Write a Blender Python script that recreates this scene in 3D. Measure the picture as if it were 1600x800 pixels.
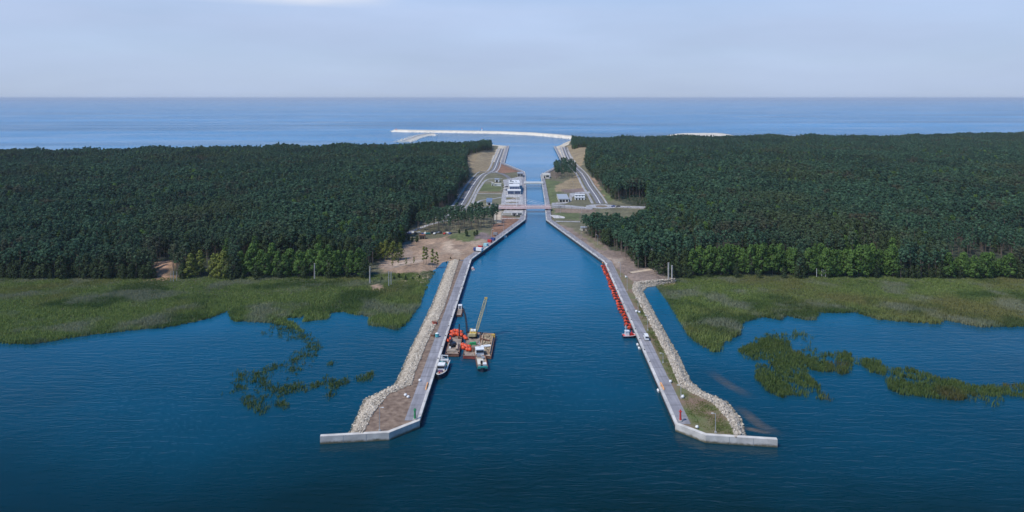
import bpy, bmesh, math, random
import numpy as np
from mathutils import Vector, Matrix

# ------------------------------------------------------------------ camera, sky, sun, exposure
for o in list(bpy.data.objects):
    bpy.data.objects.remove(o)
SC = bpy.context.scene
COL = SC.collection
H, F, V0 = 120.0, 1067.0, 153.0          # camera height (m), focal length and horizon row of the 1600x800 photograph
cam_d = bpy.data.cameras.new('camera')
cam_d.sensor_width = 36.0
cam_d.lens = 36.0 * F / 1600.0
cam_d.shift_y = -(400.0 - V0) / 1600.0
cam_d.clip_start = 1.0
cam_d.clip_end = 200000.0
cam = bpy.data.objects.new('camera', cam_d)
cam.location = (0, 0, H)
cam.rotation_euler = (math.radians(90), 0, 0)
COL.objects.link(cam)
SC.camera = cam

SUN_EL, SUN_AZ = math.radians(56), math.radians(238)
world = bpy.data.worlds.new('World')
SC.world = world
world.use_nodes = True
wt = world.node_tree
for n in list(wt.nodes):
    wt.nodes.remove(n)
w_out = wt.nodes.new('ShaderNodeOutputWorld')
w_bg = wt.nodes.new('ShaderNodeBackground')
w_sky = wt.nodes.new('ShaderNodeTexSky')
w_sky.sky_type = 'NISHITA'
w_sky.sun_disc = False
w_sky.sun_elevation = SUN_EL
w_sky.sun_rotation = SUN_AZ
w_sky.altitude = 120
w_sky.air_density = 1.0
w_sky.dust_density = 0.5
w_sky.ozone_density = 5.0
w_bg.inputs['Strength'].default_value = 0.12
# high thin overcast: pale veil with a little noise, plus one bright cloud bank
w_tc = wt.nodes.new('ShaderNodeTexCoord')
w_map = wt.nodes.new('ShaderNodeMapping')
w_map.inputs['Scale'].default_value = (2.2, 2.2, 14.0)
w_noise = wt.nodes.new('ShaderNodeTexNoise')
w_noise.inputs['Scale'].default_value = 1.6
w_noise.inputs['Detail'].default_value = 6
w_ramp = wt.nodes.new('ShaderNodeValToRGB')
w_ramp.color_ramp.elements[0].position = 0.35
w_ramp.color_ramp.elements[0].color = (0.50, 0.50, 0.50, 1)
w_ramp.color_ramp.elements[1].position = 0.75
w_ramp.color_ramp.elements[1].color = (0.60, 0.60, 0.60, 1)
w_mix = wt.nodes.new('ShaderNodeMixRGB')

wt.links.new(w_tc.outputs['Generated'], w_map.inputs['Vector'])
wt.links.new(w_map.outputs['Vector'], w_noise.inputs['Vector'])
wt.links.new(w_noise.outputs['Fac'], w_ramp.inputs['Fac'])
w_hsv = wt.nodes.new('ShaderNodeHueSaturation'); w_hsv.inputs['Saturation'].default_value = 1.4; w_hsv.inputs['Value'].default_value = 0.85
wt.links.new(w_sky.outputs['Color'], w_hsv.inputs['Color']); wt.links.new(w_hsv.outputs['Color'], w_mix.inputs['Color1'])
# a low cloud bank high on the left
w_sep = wt.nodes.new('ShaderNodeSeparateXYZ')
wt.links.new(w_tc.outputs['Generated'], w_sep.inputs['Vector'])
def wmath(op, a, b=None):
    m = wt.nodes.new('ShaderNodeMath'); m.operation = op
    for i, x in enumerate((a, b)):
        if x is None: continue
        if isinstance(x, (int, float)): m.inputs[i].default_value = x
        else: wt.links.new(x, m.inputs[i])
    return m.outputs[0]
el = wmath('MINIMUM', wmath('MAXIMUM', wmath('DIVIDE', wmath('SUBTRACT', w_sep.outputs['Z'], 0.125), 0.16), 0.0), 1.0)
vz = wmath('MINIMUM', wmath('MAXIMUM', wmath('DIVIDE', w_sep.outputs['Z'], 0.13), 0.0), 1.0)
w_vc = wt.nodes.new('ShaderNodeMixRGB')
w_vc.inputs['Color1'].default_value = (2.7, 3.3, 4.5, 1); w_vc.inputs['Color2'].default_value = (3.02, 3.72, 5.2, 1)
wt.links.new(vz, w_vc.inputs['Fac']); w_sc = wt.nodes.new('ShaderNodeVectorMath'); w_sc.operation = 'SCALE'
w_n3 = wt.nodes.new('ShaderNodeTexNoise'); w_n3.inputs['Scale'].default_value = 1.0; w_n3.inputs['Detail'].default_value = 5
w_map3 = wt.nodes.new('ShaderNodeMapping'); w_map3.inputs['Scale'].default_value = (3.2, 3.2, 15)
wt.links.new(w_tc.outputs['Generated'], w_map3.inputs['Vector']); wt.links.new(w_map3.outputs['Vector'], w_n3.inputs['Vector'])
wt.links.new(w_vc.outputs['Color'], w_sc.inputs[0]); wt.links.new(wmath('ADD', wmath('MULTIPLY', w_n3.outputs['Fac'], 0.30), 0.85), w_sc.inputs['Scale'])
wt.links.new(w_sc.outputs[0], w_mix.inputs['Color2'])
veil = wmath('MULTIPLY', wmath('SUBTRACT', 1.0, el), wmath('MINIMUM', wmath('ADD', w_ramp.outputs['Color'], 0.40), 0.97))
wt.links.new(veil, w_mix.inputs['Fac'])
cz = wmath('SUBTRACT', 1.0, wmath('ABSOLUTE', wmath('DIVIDE', wmath('SUBTRACT', w_sep.outputs['Z'], 0.142), 0.016)))
cx = wmath('SUBTRACT', 1.0, wmath('ABSOLUTE', wmath('DIVIDE', wmath('SUBTRACT', w_sep.outputs['X'], -0.31), 0.16)))
cm = wmath('MULTIPLY', wmath('MAXIMUM', cz, 0.0), wmath('MAXIMUM', cx, 0.0))
w_n2 = wt.nodes.new('ShaderNodeTexNoise')
w_map2 = wt.nodes.new('ShaderNodeMapping'); w_map2.inputs['Scale'].default_value = (14, 14, 60)
wt.links.new(w_tc.outputs['Generated'], w_map2.inputs['Vector'])
wt.links.new(w_map2.outputs['Vector'], w_n2.inputs['Vector'])
w_n2.inputs['Scale'].default_value = 1.0; w_n2.inputs['Detail'].default_value = 5
cm = wmath('MULTIPLY', cm, wmath('MULTIPLY', w_n2.outputs['Fac'], 2.6))
cm = wmath('MINIMUM', cm, 0.8)
w_mix2 = wt.nodes.new('ShaderNodeMixRGB')
w_mix2.inputs['Color2'].default_value = (4.6, 4.9, 5.6, 1)
wt.links.new(cm, w_mix2.inputs['Fac'])
wt.links.new(w_mix.outputs['Color'], w_mix2.inputs['Color1'])
wt.links.new(w_mix2.outputs['Color'], w_bg.inputs['Color'])
wt.links.new(w_bg.outputs['Background'], w_out.inputs['Surface'])

sun_d = bpy.data.lights.new('sun', 'SUN')
sun_d.energy = 2.7
sun_d.angle = math.radians(10)
sun_d.color = (1.0, 0.95, 0.88)
sun = bpy.data.objects.new('sun', sun_d)
sdir = Vector((math.sin(SUN_AZ) * math.cos(SUN_EL), math.cos(SUN_AZ) * math.cos(SUN_EL), math.sin(SUN_EL)))
sun.rotation_euler = sdir.to_track_quat('Z', 'Y').to_euler()
sun.location = (0, 0, 300)
COL.objects.link(sun)
SC.view_settings.view_transform = 'Standard'
SC.view_settings.look = 'None'
SC.view_settings.exposure = 0.45
SC.view_settings.gamma = 1.0
SC.view_settings.use_curve_mapping = False
cy = SC.cycles
cy.max_bounces = 5; cy.diffuse_bounces = 2; cy.glossy_bounces = 2; cy.transmission_bounces = 2
cy.volume_bounces = 0; cy.transparent_max_bounces = 8
cy.caustics_reflective = False; cy.caustics_refractive = False
cy.use_denoising = True
try:
    cy.denoiser = 'OPENIMAGEDENOISE'
except Exception:
    pass

# ------------------------------------------------------------------ helpers
rng = np.random.default_rng(7)
random.seed(7)
PI = math.pi

def P(u, v, z=0.0):
    """place on the level z seen at a pixel of the 1600x800 photograph"""
    Y = (H - z) * F / (v - V0)
    return ((u - 800.0) * Y / F, Y)

def PL(lst, z=0.0):
    return [P(u, v, z) for u, v in lst]

def mesh_np(name, V, Fc, mats, parent=None, tint=None, smooth=False, mat_idx=None):
    V = np.asarray(V, dtype=np.float32).reshape(-1, 3)
    Fc = np.asarray(Fc, dtype=np.int32)
    k = Fc.shape[1]
    me = bpy.data.meshes.new(name)
    me.vertices.add(len(V)); me.vertices.foreach_set('co', V.ravel())
    me.loops.add(Fc.size); me.loops.foreach_set('vertex_index', Fc.ravel())
    me.polygons.add(len(Fc))
    me.polygons.foreach_set('loop_start', np.arange(0, Fc.size, k, dtype=np.int32))
    me.polygons.foreach_set('loop_total', np.full(len(Fc), k, dtype=np.int32))
    if not isinstance(mats, (list, tuple)): mats = [mats]
    for m in mats: me.materials.append(m)
    if mat_idx is not None:
        me.polygons.foreach_set('material_index', np.asarray(mat_idx, dtype=np.int32))
    if tint is not None:
        a = me.attributes.new('tint', 'FLOAT', 'POINT')
        a.data.foreach_set('value', np.asarray(tint, dtype=np.float32))
    me.update(calc_edges=True)
    me.validate()
    if smooth:
        me.polygons.foreach_set('use_smooth', np.ones(len(me.polygons), dtype=bool))
    o = bpy.data.objects.new(name, me)
    COL.objects.link(o)
    if parent: o.parent = parent
    return o

class MB:
    """collects simple solids into one mesh"""
    def __init__(s): s.v = []; s.f = []; s.m = []
    def add(s, vs, fs, mi=0):
        b = len(s.v); s.v += [tuple(v) for v in vs]
        for f in fs: s.f.append(tuple(b + i for i in f)); s.m.append(mi)
        return s
    def box(s, c, d, rz=0.0, mi=0, taper=1.0):
        cx, cy_, cz_ = c; x, y, z = d[0] / 2, d[1] / 2, d[2] / 2
        ca, sa = math.cos(rz), math.sin(rz); vs = []
        for dz, t in ((-z, 1.0), (z, taper)):
            for a, b in ((-x, -y), (x, -y), (x, y), (-x, y)):
                a *= t; b *= t
                vs.append((cx + a * ca - b * sa, cy_ + a * sa + b * ca, cz_ + dz))
        return s.add(vs, [(3, 2, 1, 0), (4, 5, 6, 7), (0, 1, 5, 4), (1, 2, 6, 5), (2, 3, 7, 6), (3, 0, 4, 7)], mi)
    def tube(s, pts, r, n=6, mi=0, r1=None):
        pts = [Vector(p) for p in pts]; rings = []
        for i, p in enumerate(pts):
            d = (pts[min(i + 1, len(pts) - 1)] - pts[max(i - 1, 0)]).normalized()
            up = Vector((0, 0, 1)) if abs(d.z) < 0.9 else Vector((1, 0, 0))
            a = d.cross(up).normalized(); b = d.cross(a)
            rr = r if r1 is None else r + (r1 - r) * i / (len(pts) - 1)
            rings.append([p + (a * math.cos(2 * PI * k / n) + b * math.sin(2 * PI * k / n)) * rr for k in range(n)])
        vs = [v for g in rings for v in g]; fs = []
        for i in range(len(pts) - 1):
            for k in range(n):
                fs.append((i * n + k, i * n + (k + 1) % n, (i + 1) * n + (k + 1) % n, (i + 1) * n + k))
        fs.append(tuple(range(n - 1, -1, -1))); fs.append(tuple((len(pts) - 1) * n + k for k in range(n)))
        return s.add(vs, fs, mi)
    def prism(s, poly, z0, z1, mi=0):
        n = len(poly)
        vs = [(x, y, z0) for x, y in poly] + [(x, y, z1) for x, y in poly]
        fs = [tuple(range(n - 1, -1, -1)), tuple(range(n, 2 * n))] + [(i, (i + 1) % n, n + (i + 1) % n, n + i) for i in range(n)]
        return s.add(vs, fs, mi)
    def loft(s, rings, cap=True, mi=0):
        n = len(rings[0]); vs = [v for g in rings for v in g]; fs = []
        for i in range(len(rings) - 1):
            for k in range(n):
                fs.append((i * n + k, i * n + (k + 1) % n, (i + 1) * n + (k + 1) % n, (i + 1) * n + k))
        if cap:
            fs.append(tuple(range(n - 1, -1, -1))); fs.append(tuple((len(rings) - 1) * n + k for k in range(n)))
        return s.add(vs, fs, mi)
    def blob(s, c, r, seed=0, mi=0, amp=0.2, n=8, m=5):
        rr = random.Random(seed); rx, ry, rz_ = r if isinstance(r, tuple) else (r, r, r); rings = []
        for i in range(m + 1):
            th = PI * (i + 0.02) / (m + 0.04); ring = []
            for k in range(n):
                a = 2 * PI * k / n; q = 1 + amp * (rr.random() - 0.5) * 2
                ring.append((c[0] + rx * q * math.sin(th) * math.cos(a), c[1] + ry * q * math.sin(th) * math.sin(a), c[2] - rz_ * q * math.cos(th)))
            rings.append(ring)
        return s.loft(rings, True, mi)
    def build(s, name, mats, parent=None, bevel=0.0, smooth=False, tri=False):
        me = bpy.data.meshes.new(name)
        me.from_pydata(s.v, [], s.f)
        if not isinstance(mats, (list, tuple)): mats = [mats]
        for m in mats: me.materials.append(m)
        me.polygons.foreach_set('material_index', s.m)
        bm = bmesh.new(); bm.from_mesh(me)
        bmesh.ops.recalc_face_normals(bm, faces=bm.faces)
        if bevel:
            bmesh.ops.bevel(bm, geom=bm.edges[:], offset=bevel, segments=1, affect='EDGES', clamp_overlap=True)
        if tri: bmesh.ops.triangulate(bm, faces=[f for f in bm.faces if len(f.verts) > 4])
        bm.to_mesh(me); bm.free()
        if smooth: me.polygons.foreach_set('use_smooth', [True] * len(me.polygons))
        o = bpy.data.objects.new(name, me); COL.objects.link(o)
        if parent: o.parent = parent
        return o

def tag(o, label, cat, group=None, kind=None):
    o['label'] = label; o['category'] = cat
    if group: o['group'] = group
    if kind: o['kind'] = kind
    return o
def struct(o, label=None):
    o['kind'] = 'structure'
    if label: o['label'] = label
    return o
def thing(name, label, cat, loc=(0, 0, 0), rz=0.0, group=None):
    o = bpy.data.objects.new(name, None); COL.objects.link(o)
    o.empty_display_size = 0.5
    o.location = loc; o.rotation_euler = (0, 0, rz)
    return tag(o, label, cat, group)
def dup(root, loc, rz, label=None, group=None, scale=None, mats=None):
    r = root.copy(); COL.objects.link(r); r.location = loc; r.rotation_euler = (0, 0, rz)
    if scale is not None: r.scale = (scale, scale, scale) if isinstance(scale, (int, float)) else scale
    if label: r['label'] = label
    if group: r['group'] = group
    for ch in list(root.children):
        c = ch.copy(); COL.objects.link(c); c.parent = r
        if mats and ch.name.split('.')[0] in mats:
            c.material_slots[0].link = 'OBJECT'; c.material_slots[0].material = mats[ch.name.split('.')[0]]
        for g in list(ch.children):
            d = g.copy(); COL.objects.link(d); d.parent = c
    return r

# ---- 2-D geometry
def in_poly(X, Y, poly):
    X = np.asarray(X); Y = np.asarray(Y); r = np.zeros(X.shape, bool); n = len(poly)
    for i in range(n):
        x1, y1 = poly[i]; x2, y2 = poly[(i + 1) % n]
        if y1 == y2: continue
        c = ((y1 > Y) != (y2 > Y)) & (X < (x2 - x1) * (Y - y1) / (y2 - y1) + x1)
        r ^= c
    return r
def dist_line(X, Y, pts, closed=False):
    D = np.full(np.shape(X), 1e9); n = len(pts)
    for i in range(n if closed else n - 1):
        x1, y1 = pts[i]; x2, y2 = pts[(i + 1) % n]
        dx, dy = x2 - x1, y2 - y1; L = dx * dx + dy * dy + 1e-9
        t = np.clip(((X - x1) * dx + (Y - y1) * dy) / L, 0, 1)
        D = np.minimum(D, np.hypot(X - x1 - t * dx, Y - y1 - t * dy))
    return D
def sdf(X, Y, poly):
    d = dist_line(X, Y, poly, True)
    return np.where(in_poly(X, Y, poly), d, -d)          # positive inside
def sstep(a, b, x):
    t = np.clip((x - a) / (b - a), 0, 1); return t * t * (3 - 2 * t)
def offset(poly, d):
    n = len(poly); out = []
    for i in range(n):
        ns = []
        for a, b in ((i - 1, i), (i, i + 1)):
            if a < 0 or b >= n: continue
            dx, dy = poly[b][0] - poly[a][0], poly[b][1] - poly[a][1]; L = math.hypot(dx, dy)
            ns.append((-dy / L, dx / L))
        if len(ns) == 1: nx, ny = ns[0]; k = 1
        else:
            nx, ny = ns[0][0] + ns[1][0], ns[0][1] + ns[1][1]; L = math.hypot(nx, ny); nx /= L; ny /= L
            k = 1 / max(0.35, nx * ns[0][0] + ny * ns[0][1])
        out.append((poly[i][0] + nx * d * k, poly[i][1] + ny * d * k))
    return out
_rn = np.random.default_rng(3); _lat = _rn.random((256, 256))
def vnoise(X, Y, s):
    x = np.asarray(X) / s; y = np.asarray(Y) / s
    xi = np.floor(x).astype(int); yi = np.floor(y).astype(int)
    fx = x - xi; fy = y - yi; fx = fx * fx * (3 - 2 * fx); fy = fy * fy * (3 - 2 * fy)
    g = lambda i, j: _lat[i % 256, j % 256]
    return (g(xi, yi) * (1 - fx) + g(xi + 1, yi) * fx) * (1 - fy) + (g(xi, yi + 1) * (1 - fx) + g(xi + 1, yi + 1) * fx) * fy
def fbm(X, Y, s):
    return (vnoise(X, Y, s) + 0.5 * vnoise(X + 91, Y + 37, s / 2) + 0.25 * vnoise(X + 13, Y + 71, s / 4)) / 1.75

# ------------------------------------------------------------------ materials
def new_mat(name):
    m = bpy.data.materials.new(name); m.use_nodes = True
    nt = m.node_tree; b = nt.nodes['Principled BSDF']
    return m, nt, b
def mat(name, c, rough=0.6, var=0.18, scale=0.8, metal=0.0, bump=0.0, bscale=6.0, c2=None, detail=4.0):
    m, nt, b = new_mat(name)
    b.inputs['Roughness'].default_value = rough; b.inputs['Metallic'].default_value = metal
    tc = nt.nodes.new('ShaderNodeTexCoord')
    n = nt.nodes.new('ShaderNodeTexNoise'); n.inputs['Scale'].default_value = scale; n.inputs['Detail'].default_value = detail
    nt.links.new(tc.outputs['Object'], n.inputs['Vector'])
    r = nt.nodes.new('ShaderNodeValToRGB')
    r.color_ramp.elements[0].position = 0.3; r.color_ramp.elements[1].position = 0.7
    a = [max(0, x * (1 - var)) for x in c]; d = c2 if c2 else [min(1, x * (1 + var)) for x in c]
    r.color_ramp.elements[0].color = (*a, 1); r.color_ramp.elements[1].color = (*d, 1)
    nt.links.new(n.outputs['Fac'], r.inputs['Fac']); nt.links.new(r.outputs['Color'], b.inputs['Base Color'])
    if bump:
        n2 = nt.nodes.new('ShaderNodeTexNoise'); n2.inputs['Scale'].default_value = bscale; n2.inputs['Detail'].default_value = 5
        nt.links.new(tc.outputs['Object'], n2.inputs['Vector'])
        bp = nt.nodes.new('ShaderNodeBump'); bp.inputs['Strength'].default_value = bump; bp.inputs['Distance'].default_value = 0.3
        nt.links.new(n2.outputs['Fac'], bp.inputs['Height']); nt.links.new(bp.outputs['Normal'], b.inputs['Normal'])
    return m

def foliage(name, dark, light, rnd=0.5, rough=0.75, spatial=None, trans=0.18):
    """leaf colour between two tones: per clump (tint), per tree (random), optional drift over the ground"""
    m, nt, b = new_mat(name)
    b.inputs['Roughness'].default_value = rough
    if 'Specular IOR Level' in b.inputs: b.inputs['Specular IOR Level'].default_value = 0.2
    at = nt.nodes.new('ShaderNodeAttribute'); at.attribute_name = 'tint'
    oi = nt.nodes.new('ShaderNodeObjectInfo')
    def mth(op, a, c):
        q = nt.nodes.new('ShaderNodeMath'); q.operation = op
        for i, x in enumerate((a, c)):
            if isinstance(x, (int, float)): q.inputs[i].default_value = x
            else: nt.links.new(x, q.inputs[i])
        return q.outputs[0]
    f = mth('ADD', mth('MULTIPLY', at.outputs['Fac'], 1 - rnd), mth('MULTIPLY', oi.outputs['Random'], rnd))
    mx = nt.nodes.new('ShaderNodeMixRGB'); mx.inputs['Color1'].default_value = (*dark, 1); mx.inputs['Color2'].default_value = (*light, 1)
    nt.links.new(f, mx.inputs['Fac'])
    col = mx.outputs['Color']
    if spatial:
        ge = nt.nodes.new('ShaderNodeNewGeometry')
        for sc, c, lo, hi in spatial:
            n = nt.nodes.new('ShaderNodeTexNoise'); n.inputs['Scale'].default_value = sc; n.inputs['Detail'].default_value = 3
            mp = nt.nodes.new('ShaderNodeMapping'); mp.inputs['Location'].default_value = (sc * 1000, 7 * sc, 0)
            nt.links.new(ge.outputs['Position'], mp.inputs['Vector']); nt.links.new(mp.outputs['Vector'], n.inputs['Vector'])
            mr = nt.nodes.new('ShaderNodeMapRange'); mr.inputs[1].default_value = lo; mr.inputs[2].default_value = hi
            nt.links.new(n.outputs['Fac'], mr.inputs[0])
            m2 = nt.nodes.new('ShaderNodeMixRGB'); m2.inputs['Color2'].default_value = (*c, 1)
            nt.links.new(mth('MULTIPLY', mr.outputs[0], 0.75), m2.inputs['Fac']); nt.links.new(col, m2.inputs['Color1'])
            col = m2.outputs['Color']
    nt.links.new(col, b.inputs['Base Color'])
    tr = nt.nodes.new('ShaderNodeBsdfTranslucent'); nt.links.new(col, tr.inputs['Color'])
    ms = nt.nodes.new('ShaderNodeMixShader'); ms.inputs[0].default_value = trans
    nt.links.new(b.outputs[0], ms.inputs[1]); nt.links.new(tr.outputs[0], ms.inputs[2])
    nt.links.new(ms.outputs[0], nt.nodes['Material Output'].inputs['Surface'])
    return m

M = {}
M['concrete'] = mat('concrete', (0.40, 0.385, 0.36), 0.8, 0.22, 0.35, bump=0.15)
M['concrete_pale'] = mat('pale_concrete', (0.60, 0.57, 0.53), 0.8, 0.18, 0.25, bump=0.2, bscale=2)
M['asphalt'] = mat('asphalt', (0.165, 0.16, 0.17), 0.85, 0.2, 0.3)
M['quay_paving'] = mat('quay_paving', (0.29, 0.28, 0.295), 0.8, 0.16, 0.22)
M['road_dark'] = mat('dark_asphalt', (0.09, 0.09, 0.10), 0.85, 0.2, 0.2)
M['yard'] = mat('yard_paving', (0.42, 0.41, 0.41), 0.8, 0.15, 0.2)
M['line'] = mat('road_paint', (0.75, 0.75, 0.72), 0.6, 0.1)
M['pile'] = mat('sheet_pile_steel', (0.035, 0.04, 0.045), 0.6, 0.4, 0.6)
M['soil'] = mat('bare_soil', (0.195, 0.125, 0.088), 0.95, 0.35, 0.5, bump=0.6, bscale=1.5, c2=(0.29, 0.21, 0.15), detail=8)
M['weeds'] = mat('weedy_soil', (0.235, 0.15, 0.105), 0.95, 0.05, 0.13, bump=0.6, bscale=1.5, c2=(0.115, 0.14, 0.045), detail=9)
M['rock'] = mat('quarry_stone', (0.44, 0.41, 0.36), 0.9, 0.35, 0.45, bump=0.4, bscale=2, c2=(0.60, 0.565, 0.50))
M['rock_base'] = mat('stone_bed', (0.30, 0.26, 0.21), 0.95, 0.3, 0.7)
M['white'] = mat('white_paint', (0.78, 0.78, 0.76), 0.45, 0.06)
M['offwhite'] = mat('white_render', (0.70, 0.70, 0.68), 0.7, 0.08)
M['orange'] = mat('orange_plastic', (0.75, 0.085, 0.02), 0.5, 0.2)
M['red'] = mat('red_paint', (0.55, 0.04, 0.03), 0.5, 0.2)
M['hull_red'] = mat('faded_red_hull', (0.30, 0.07, 0.05), 0.7, 0.4, 0.5)
M['rust'] = mat('rusty_steel', (0.22, 0.10, 0.06), 0.8, 0.5, 0.7)
M['deck_steel'] = mat('worn_deck', (0.26, 0.20, 0.16), 0.8, 0.45, 0.5, c2=(0.36, 0.29, 0.23))
M['deck_tan'] = mat('tan_deck', (0.42, 0.34, 0.26), 0.8, 0.25, 0.7)
M['yellow'] = mat('yellow_paint', (0.55, 0.37, 0.07), 0.5, 0.2)
M['boom'] = mat('boom_yellow', (0.48, 0.42, 0.22), 0.6, 0.2)
M['green'] = mat('green_paint', (0.03, 0.28, 0.10), 0.5, 0.2)
M['teal'] = mat('teal_paint', (0.02, 0.22, 0.20), 0.5, 0.15)
M['blue'] = mat('blue_paint', (0.03, 0.07, 0.24), 0.5, 0.2)
M['black'] = mat('black_rubber', (0.015, 0.015, 0.017), 0.7, 0.3)
M['navy'] = mat('dark_hull', (0.02, 0.025, 0.04), 0.4, 0.2)
M['grey'] = mat('grey_steel', (0.30, 0.31, 0.32), 0.5, 0.15, metal=0.2)
M['galv'] = mat('galvanised_steel', (0.50, 0.51, 0.52), 0.45, 0.1, metal=0.3)
M['wood'] = mat('weathered_wood', (0.22, 0.17, 0.12), 0.9, 0.3, 2.0)
M['pink'] = mat('bridge_red', (0.74, 0.52, 0.49), 0.55, 0.12)
M['cream'] = mat('cream_paint', (0.66, 0.62, 0.52), 0.6, 0.08)
M['roof_grey'] = mat('roof_grey', (0.30, 0.33, 0.38), 0.7, 0.12)
M['roof_blue'] = mat('roof_blue_grey', (0.14, 0.20, 0.30), 0.6, 0.12)
M['sand'] = mat('sand', (0.50, 0.40, 0.29), 0.95, 0.2, 0.15)
def glass_mat(name, c, rough=0.08):
    m, nt, b = new_mat(name)
    b.inputs['Base Color'].default_value = (*c, 1); b.inputs['Roughness'].default_value = rough
    b.inputs['Metallic'].default_value = 0.0
    if 'Specular IOR Level' in b.inputs: b.inputs['Specular IOR Level'].default_value = 0.8
    return m
M['glass'] = glass_mat('window_glass', (0.012, 0.02, 0.03))
M['glass_blue'] = glass_mat('blue_glazing', (0.01, 0.04, 0.12))
M['bark_pine'] = mat('pine_bark', (0.19, 0.145, 0.115), 0.95, 0.4, 0.8, c2=(0.30, 0.23, 0.18))
M['bark'] = mat('grey_bark', (0.13, 0.11, 0.09), 0.95, 0.4, 0.8)
M['pine'] = foliage('pine_needles', (0.020, 0.062, 0.038), (0.100, 0.190, 0.098), 0.6,
                    spatial=[(0.006, (0.100, 0.125, 0.052), 0.54, 0.68), (0.013, (0.022, 0.052, 0.034), 0.54, 0.72), (0.03, (0.105, 0.088, 0.052), 0.57, 0.70)])
M['oak'] = foliage('dark_leaves', (0.035, 0.062, 0.026), (0.080, 0.115, 0.040), 0.45)
M['poplar'] = foliage('bright_leaves', (0.052, 0.108, 0.026), (0.135, 0.232, 0.046), 0.45)
M['willow'] = foliage('yellowish_leaves', (0.110, 0.145, 0.030), (0.230, 0.250, 0.050), 0.4)
M['reed'] = foliage('reed_blades', (0.125, 0.190, 0.045), (0.320, 0.390, 0.120), 0.0, trans=0.4,
                    spatial=[(0.012, (0.25, 0.225, 0.085), 0.50, 0.62), (0.02, (0.060, 0.120, 0.034), 0.50, 0.60), (0.035, (0.31, 0.32, 0.22), 0.52, 0.64)])
M['reed_dark'] = foliage('reed_blades_dark', (0.042, 0.090, 0.022), (0.130, 0.175, 0.048), 0.0,
                         spatial=[(0.05, (0.10, 0.075, 0.030), 0.56, 0.7)])

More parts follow.
